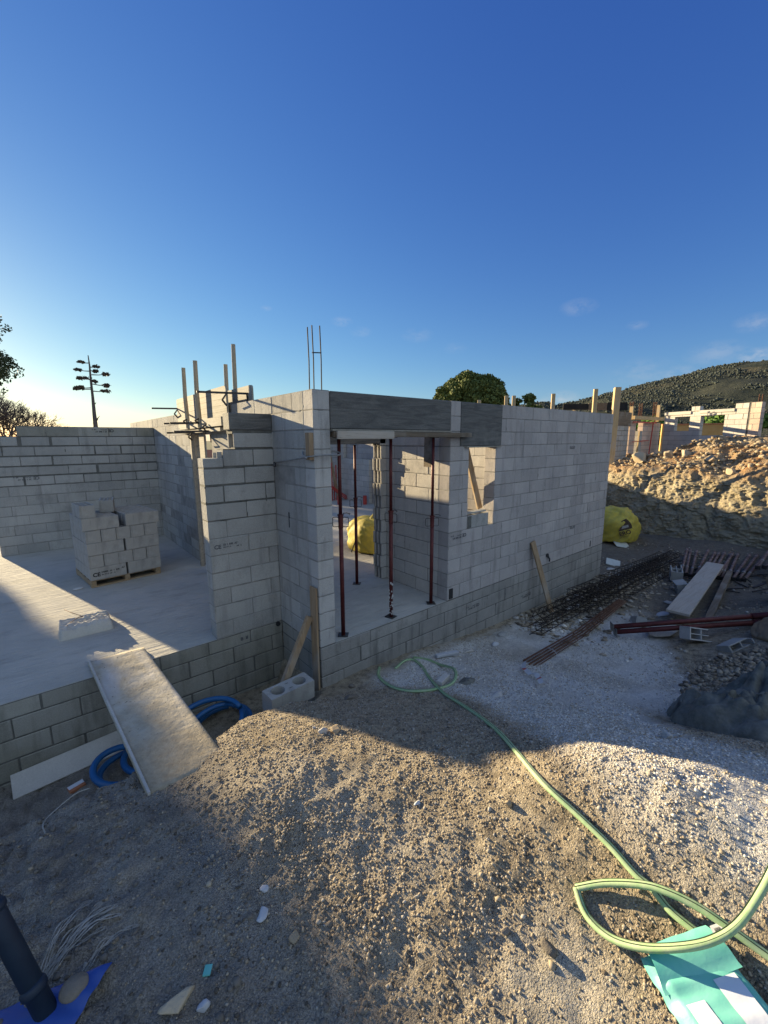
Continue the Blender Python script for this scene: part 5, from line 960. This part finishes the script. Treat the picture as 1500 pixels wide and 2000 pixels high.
# ---------------------------------------------------------------- neighbouring building shell
nb = thing('building_shell', (19, 1, 1.5), 'unfinished pinkish block building with window openings beyond the rubble bank', 'building', rz=R(-18))
def loc(o_): o_.location = (-19, -1, -1.5); return o_
mb = MB(); kw = dict(gap=.012, rec=.006, ch=.006, mi=0, mmi=1)
wall_mb(mb, 'y', -.35, 2.81, 19, 19.2, 1.6, 3.4, [(1.73, 2.35, 2.55, 3.3), (.42, 1.30, 2.35, 3.3)], phase=.05, **kw); wall_mb(mb, 'y', 1.36, 1.69, 18.98, 19.2, 3.4, 3.6, phase=.3, **kw); wall_mb(mb, 'y', -.35, .09, 19, 19.2, 3.4, 3.6, phase=.1, **kw)
loc(mb.build('front_wall', ['block_pale', 'mortar'], nb))
mb = MB(); wall_mb(mb, 'y', -.76, -.43, 18.98, 19.2, 1.6, 3.6, phase=.2, gap=.012); loc(mb.build('corner_pier', ['block_pink', 'mortar'], nb))
mb = MB(); mb.box(19.02, 19.2, -.43, -.35, 1.6, 3.62); loc(mb.build('joint_groove', 'mortar_dark', nb))
mb = MB(); mb.box(18.96, 19.21, .09, 1.36, 3.30, 3.42, 0, None, .5, .01); mb.box(18.96, 19.21, 1.69, 2.82, 3.28, 3.42, 0, None, .5, .01); loc(mb.build('lintel', 'cast_pale', nb))
def loc(o_): o_.rotation_euler = (0, 0, R(18)); o_.location = Matrix.Rotation(R(18), 4, 'Z') @ Vector((-19, -1, -1.5)); return o_
mb = MB(); wall_mb(mb, 'x', 15.2, 16.35, 3.0, 3.2, .8, 2.8, phase=.2, gap=.012, mi=0); mb.box(15.2, 16.5, 2.98, 3.2, 2.8, 3.32, 1); loc(mb.build('shaded_wall', ['block', 'wood_dark'], nb))
mb = MB(); wall_mb(mb, 'x', 16.5, 17.1, 3.0, 3.2, .8, 3.0, phase=.2, gap=.012); wall_mb(mb, 'x', 17.9, 20.0, 3.0, 3.2, .8, 3.0, phase=.2, gap=.012); loc(mb.build('pink_wall', ['block_pink', 'mortar'], nb))
mb = MB(); wall_mb(mb, 'x', 17.3, 17.6, 2.9, 3.1, .8, 2.6, phase=.2, gap=.012); loc(mb.build('inner_pier', ['block', 'mortar'], nb))
mb = MB(); mb.bar((16.6, 2.95, 3.13), (20.2, 2.95, 3.16), .12, .14); loc(mb.build('formwork_beam', 'wood_new', nb))
mb = MB(); mb.bar((16.55, 2.92, 2.95), (19.2, 2.92, 2.97), .03, .05); mb.build; loc(mb.build('cross_rail', 'red_paint', nb)); mb = MB(); mb.bar((16.55, 2.9, 2.15), (18.4, 2.9, 2.2), .02, .03); loc(mb.build('cross_rail', 'red_paint', nb)); mb = MB(); mb.bar((18.5, 2.88, 1.3), (18.7, 2.88, 2.98), .035, .035, 0, (1, 0, 0)); loc(mb.build('red_stay', 'red_paint', nb))
mb = MB(); mb.bar((17.15, 2.9, 1.2), (17.25, 2.9, 2.6), .05, .05, 0, (1, 0, 0)); loc(mb.build('yellow_strut', 'wood_new', nb))
for x, z in ((16.78, 3.58), (19.9, 3.78)): mb = MB(); mb.bar((x, 3.1, 3.05), (x, 3.1, z), .12, .12, 0, (1, 0, 0)); loc(mb.build('timber_post', 'wood_new', nb))
def cagev(x, y, z0, z1, r_=.05):
    b = MB()
    for a_, c_ in ((-1, -1), (1, -1), (1, 1), (-1, 1)): b.tube([(x+a_*r_, y+c_*r_, z0), (x+a_*r_, y+c_*r_, z1)], .012, 5)
    k = z0
    while k < z1: b.tube([(x-r_, y-r_, k), (x+r_, y-r_, k), (x+r_, y+r_, k), (x-r_, y+r_, k), (x-r_, y-r_, k)], .009, 4, cap=False); k += .12
    return b
for (x, y, z0, z1) in ((19.4, 3.1, 3.0, 3.9), (18.3, 3.3, 3.1, 3.8), (17.0, 3.2, 3.2, 3.8), (19.5, -.45, 3.6, 3.95)): loc(cagev(x, y, z0, z1).build('rebar_column', 'rust', nb))
# garden walls behind
b = MB(); b.bar((23.2, 3.9, 2.3), (24.9, .9, 2.3), .2, 1.35); t_ = b.build('garden_wall', 'ochre_wall'); tag(t_, 'low ochre rendered wall seen through the window openings of the far building', 'wall'); b = MB(); b.bar((23.2, 3.9, 3.0), (24.9, .9, 3.0), .3, .05); b.build('coping', 'terracotta', t_)
b = MB(); b.bar((24.6, -.3, 2.6), (26.5, -4.5, 2.6), .2, 1.8); tag(b.build('garden_wall', 'terracotta'), 'terracotta coloured wall at the right edge behind the far building', 'wall')
# ---------------------------------------------------------------- things seen through the doorway
t_ = thing('trestle_stack', (6.2, 9.6, 0), 'stack of red steel trestles deep inside the house behind the doorway', 'trestle')
for k in range(8): b = MB(); x = -.35+k*.10; b.tube([(x, 0, .0), (x+.02, .05, 1.25+.1*(k % 3))], .022, 6); b.build('leg', 'red_paint', t_)
for k in range(3): b = MB(); b.tube([(-.3+k*.2, -.1, .75-.1*k), (.65+k*.1, -.2, .02)], .02, 6); b.build('brace', 'red_paint', t_)
for (x0, y0, x1, y1, z1, lab) in [(6.55, 9.45, 6.3, 9.9, 2.5, 'long board leaning on the far wall inside, left'), (7.3, 9.0, 7.2, 9.2, 2.1, 'board leaning beyond the low wall inside, right')]: b = MB(); b.bar((x0, y0, .0), (x1, y1, z1), .12, .03, 0, (1, .5, 0)); tag(b.build('leaning_board', 'wood_z'), lab, 'board')
for k, (x, y) in enumerate([(6.0, 8.6), (6.7, 8.0)]): b = MB(); b.tube([(x, y, 0), (x, y, .32)], .07, 12); tag(b.build('paint_bucket', 'red_paint'), ['small red drum by the inner low wall, left', 'small red drum by the inner low wall, right'][k], 'drum')
# low pale terrace wall and slope behind the house
b = MB(); b.box(9, 13, 15.0, 15.2, -.8, 1.85, 0, None, .5, .01); tag(b.build('terrace_wall', 'block_pink'), 'pinkish wall behind the house seen under the interior lintel', 'wall')
# ---------------------------------------------------------------- distant hill with scrub
D0 = 700.
SKY_ = [(930, 800), (1000, 797), (1040, 792), (1062, 789), (1085, 797), (1120, 788), (1150, 780), (1200, 768), (1250, 755), (1300, 743), (1350, 733), (1400, 719), (1450, 712), (1500, 708), (1600, 700), (1750, 690), (1950, 700), (2200, 740)]
rows = []
for px in np.linspace(930, 2200, 190):
    py = np.interp(px, [p[0] for p in SKY_], [p[1] for p in SKY_]); d = _F+_R*(px-750)/_f-_U*(py-1000)/_f; hd = math.hypot(d[0], d[1]); ux, uy = d[0]/hd, d[1]/hd; top = 2.3+d[2]/hd*D0; rows.append((ux, uy, top))
fr_ = np.array([.30, .36, .44, .52, .6, .68, .76, .84, .9, .95, 1.0, 1.06, 1.15, 1.4]); fh = np.array([-.02, .03, .14, .27, .40, .54, .68, .81, .90, .96, 1.0, .96, .8, .3])
ff_ = np.interp(np.linspace(0, 13, 90), np.arange(14), fr_); hh_ = np.interp(np.linspace(0, 13, 90), np.arange(14), fh)
HV = np.zeros((190, 90, 3))
for i, (ux, uy, top) in enumerate(rows):
    HV[i, :, 0] = CAMP[0]+ux*D0*ff_; HV[i, :, 1] = CAMP[1]+uy*D0*ff_; HV[i, :, 2] = top*hh_
HV[:, :, 2] += (9*vnoise(HV[:, :, 0], HV[:, :, 1], 70, 501)+4*vnoise(HV[:, :, 0], HV[:, :, 1], 28, 502))*np.clip((.98-hh_)*6, 0, 1)[None]+1.5*vnoise(HV[:, :, 0], HV[:, :, 1], 9, 503)
I = np.arange(190*90).reshape(190, 90)
a = Mt('hillside', 1., .05); c = a.mix(a.noise(.02, 6, .7, None, .4, .6), (.040, .048, .040), (.075, .080, .062)); c = a.mix(a.noise(.012, 5, .6, None, .56, .68), c, (.15, .135, .09)); a.color(c); a.bump([(a.noise(.2, 6, .8, None, 0, 1), 3.)], 1.); M['hillside'] = a.m
o_ = npmesh('hill', HV.reshape(-1, 3), np.stack([I[:-1, :-1], I[1:, :-1], I[1:, 1:], I[:-1, 1:]], -1).reshape(-1, 4), 'hillside', smooth=True); tag(o_, kind='structure')
n = 80000; ii = rng.integers(0, 189, n); jj = rng.integers(3, 72, n); a_ = rng.random((n, 1)); c_ = rng.random((n, 1)); P = (HV[ii, jj]*(1-a_)+HV[ii+1, jj]*a_)*(1-c_)+(HV[ii, jj+1]*(1-a_)+HV[ii+1, jj+1]*a_)*c_; P[:, :2] += rng.normal(size=(n, 2))*4; kq = vnoise(P[:, 0], P[:, 1], 45, 601)+.6*vnoise(P[:, 0], P[:, 1], 16, 602) > -.12; P = P[kq]; s_ = None; jj = jj[kq]; n = len(P); s_ = (.35+1.3*rng.random(n)**3)*(.35+ff_[jj]*.75); P[:, 2] += s_*.25
V, F, T = stones(P, s_, IC0, .8, .3); o_ = npmesh('hillside_scrub', V, F, 'leaf_scrub', T); tag(o_, 'dark scrub and bushes covering the hillside', 'scrub', kind='stuff')
# ---------------------------------------------------------------- trees
def leaves(P, size, flat=.0, n_=None):
    n = len(P); Q = rots(n); s = size if np.ndim(size) else np.full(n, size); q = np.array([(-.5, -.32, 0), (.5, -.32, 0), (.5, .32, 0), (-.5, .32, 0)]); V = np.einsum('nij,kj->nki', Q, q)*s[:, None, None]+P[:, None]
    return V.reshape(-1, 3), np.arange(n*4).reshape(n, 4), np.repeat(rng.random(n), 4)
def crown(name, cl, per, lsize, mat, parent):   # cl: list of (x,y,z,r)
    Ps = []
    for (x, y, z, r_) in cl: k = max(6, int(per*r_**2)); d = rng.normal(size=(k, 3)); d /= np.linalg.norm(d, axis=1)[:, None]; Ps.append(np.array([x, y, z])+d*(r_*rng.uniform(.55, 1.05, (k, 1)))*np.array([1, 1, .75]))
    P = np.concatenate(Ps); V, F, T = leaves(P, lsize*rng.uniform(.6, 1.4, len(P))); return npmesh(name, V, F, mat, T, parent=parent)
def dome_tree(x, y, z0, rx, h0, h1, lab, n, per, ls, mat='leaf_oak', seed=1, group=None):
    t_ = thing('tree', (x, y, z0), lab, 'tree', group); b = MB(); b.tube([(0, 0, 0), (.1, 0, h0*.6), (0, .1, h0+.5)], [.32, .24, .15], 9)
    for k in range(9): an = k*.7; b.tube([(0, 0, h0*.55), (rx*.3*math.cos(an), rx*.3*math.sin(an), h0+.2), (rx*.62*math.cos(an), rx*.62*math.sin(an), h0+(h1-h0)*.45)], [.14, .09, .03], 6)
    b.build('trunk', 'bark', t_); r_ = random.Random(seed); cl = []
    for k in range(n):
        an = r_.uniform(0, 6.28); e = r_.uniform(-.12, 1)**1; rr_ = math.sqrt(max(0, 1-max(e, 0)**2))*r_.uniform(.72, 1.0); cl.append((rx*rr_*math.cos(an)*.9, rx*rr_*math.sin(an)*.9, h0+(h1-h0)*(.08+.84*max(e, -.1)), rx*r_.uniform(.13, .24)))
    crown('crown', cl, per, ls, mat, t_); return t_
dome_tree(35.0, 26.0, -.8, 4.7, 5.0, 10.0, 'broad domed evergreen tree rising behind the doorway lintel', 190, 900, .19); dome_tree(39.6, 22.0, -.8, 1.9, 5.2, 7.9, 'small dark bushy tree right of the big domed one', 40, 420, .24, seed=3)
for k, (x, y, z, r_) in enumerate([(28.3, 5.6, 2.9, 1.1), (29.0, 3.2, 2.9, 1.3), (30, 1.8, 3.1, 1.2)]):
    t_ = thing('bush', (x, y, z-1.5), ['bright green bush seen through the left window opening of the far building', 'bright green bush seen through the wide opening of the far building', 'green bush at the right side of the wide opening of the far building'][k], 'bush', 'bushes behind the ochre wall'); crown('foliage', [(random.uniform(-r_, r_)*.7, random.uniform(-r_, r_)*.7, 1.2+random.uniform(-.4, .7), r_*.5) for _ in range(14)], 500, .2, 'leaf_bush', t_); b = MB(); b.tube([(0, 0, 0), (0, 0, 1.2)], .08, 6); b.build('stem', 'bark', t_)
# agave flower stalk
ag = thing('agave_stalk', (1.37, 33.14, -.7), 'tall dead agave flower stalk with dark seed clusters against the pale sky', 'agave')
U0 = Vector((1.37, 33.14, -.7)); RV = Vector((float(_R[0]), float(_R[1]), 0)).normalized()
def agp(px, py, D=30.): d = _F+_R*(px-750)/_f-_U*(py-1000)/_f; return Vector(CAMP+d*D)-U0
st = [(188, 900), (187, 835), (184, 808), (181, 775), (177, 740), (175, 715), (172, 694)]; b = MB(); b.tube([agp(*p) for p in st], [.17, .15, .12, .09, .07, .055, .03], 7); b.build('stalk', 'twig', ag)
br = [(175, 709, 158, 707, 8, 4), (176, 725, 152, 722, 9, 5), (180, 757, 158, 757, 8, 7), (181, 757, 152, 757, 7, 5), (181, 760, 148, 759, 5, 5), (177, 717, 187, 716, 9, 4), (178, 724, 186, 725, 7, 5), (179, 732, 207, 731, 9, 6), (180, 742, 165, 738, 13, 6), (180, 743, 185, 745, 6, 5), (181, 750, 207, 753, 8, 6), (183, 764, 206, 764, 10, 5), (178, 741, 155, 738, 6, 5)]
for (x0, y0, x1, y1, rx, ry) in br:
    DD = 30+random.uniform(-.9, .9); b = MB(); b.tube([agp(x0, y0), agp((x0+x1)/2, (y0+y1)/2+1, (DD+30)/2), agp(x1, y1, DD)], [.04, .03, .025], 5); bo = b.build('side_branch', 'twig', ag); c_ = np.array(agp(x1, y1, DD)); k = 90; d = rng.normal(size=(k, 3)); d /= np.linalg.norm(d, axis=1)[:, None]
    P = c_+d*rng.uniform(.3, 1, (k, 1))*np.array([rx/27.*.9, rx/27.*.9, ry/42.]); V, F, T = leaves(P, rng.uniform(.07, .17, k)); npmesh('seed_cluster', V, F, 'pod', T, parent=bo)
b = MB()
for (x0, y0, x1, y1) in [(186, 815, 181, 808), (187, 822, 195, 812), (187, 832, 181, 826), (186, 826, 192, 818), (184, 790, 188, 786), (188, 833, 184, 822)]: b.tube([agp(x0, y0), agp(x1, y1)], [.06, .01], 5)
b.build('bract', 'twig', ag)
# bare tree at the left
def bare_tree(base, L0, r0, depth, seed, lab, lean=(0, 0), up=.22, twigs=True, spread=.75):
    r_ = random.Random(seed); t_ = thing('bare_tree', base, lab, 'tree'); b = MB()
    def grow(p, d, L_, rr_, dep):
        q = p+d*L_; mid = p.lerp(q, .5)+Vector((r_.uniform(-1, 1), r_.uniform(-1, 1), r_.uniform(-1, 1)))*L_*.07; b.tube([p, mid, q], [rr_, rr_*.85, rr_*.7], 5 if dep < 3 else 3, cap=False)
        if dep == 0: return
        for k in range(3 if dep < depth else 5):
            nd = (d+Vector((r_.uniform(-1, 1), r_.uniform(-1, 1), r_.uniform(-.5, .8)+up))*spread).normalized(); grow(q if k < 2 else mid.lerp(q, r_.random()), nd, L_*r_.uniform(.62, .86), rr_*.66, dep-1)
    grow(Vector((0, 0, 0)), Vector((lean[0], lean[1], 1)).normalized(), L0, r0, depth); b.build('branches', 'twig', t_); return t_
bare_tree((-3.4, 33.0, -.7), 1.9, .13, 7, 11, 'leafless spreading tree above the left end of the back wall', up=.12, spread=.85); bare_tree((-1.3, 33.8, -.7), 1.35, .06, 6, 12, 'smaller leafless tree right of the big bare one', up=.12, spread=.85); bare_tree((-5.3, 30.5, -.7), 2.0, .12, 6, 15, 'dense leafless tree at the left edge', up=.12, spread=.85)
# pine at the left edge
t_ = thing('pine_tree', (-4.15, 44, -.7), 'tall pine at the left edge of the picture', 'tree'); b = MB(); b.tube([(-1, 0, 0), (-1.1, 0, 7), (-.9, 0, 14)], [.4, .28, .1], 8)
rn = random.Random(5); cl = []
for k in range(75):
    z = rn.uniform(7.2, 14.5); an = rn.uniform(0, 6.28); rr_ = rn.uniform(.8, 3.2)*(1-.05*(z-7)); cl.append((-1+rr_*math.cos(an), rr_*math.sin(an), z, rn.uniform(.45, .9)))
    if k % 2 == 0: b.tube([(-1, 0, z-.8), (-1+rr_*math.cos(an), rr_*math.sin(an), z)], [.08, .02], 5)
b.build('trunk', 'bark', t_); crown('crown', cl, 260, .15, 'leaf_pine', t_)
# dense evergreen outside the frame on the left: it throws the soft shade over the near ground
dome_tree(-15.0, 30.5, -.9, 5.4, 1.0, 10.5, 'dense evergreen tree beyond the slab, out of frame on the left', 330, 330, .42, 'leaf_oak', 9)
# lattice mast and house far off
mt_ = thing('lattice_mast', (60, 47, 0), 'thin reddish lattice mast far behind the wall', 'mast'); b = cagev(0, 0, 0, 11.2, .25); b.build('mast', 'rust', mt_)
hs_ = thing('distant_house', (16.9, 59, -1.2), 'small far house with a terracotta roof seen through the side doorway', 'building'); b = MB(); b.box(-2.5, 2.5, -2, 2, -1, 1.2); b.build('wall', 'plaster_splash', hs_); b = MB(); b.add([(-2.8, -2.3, 1.2), (2.8, -2.3, 1.2), (2.8, 2.3, 1.2), (-2.8, 2.3, 1.2), (-2.8, 0, 2.2), (2.8, 0, 2.2)], [(0, 1, 5, 4), (3, 4, 5, 2), (0, 4, 3), (1, 2, 5)]); b.build('roof', 'terracotta', hs_)
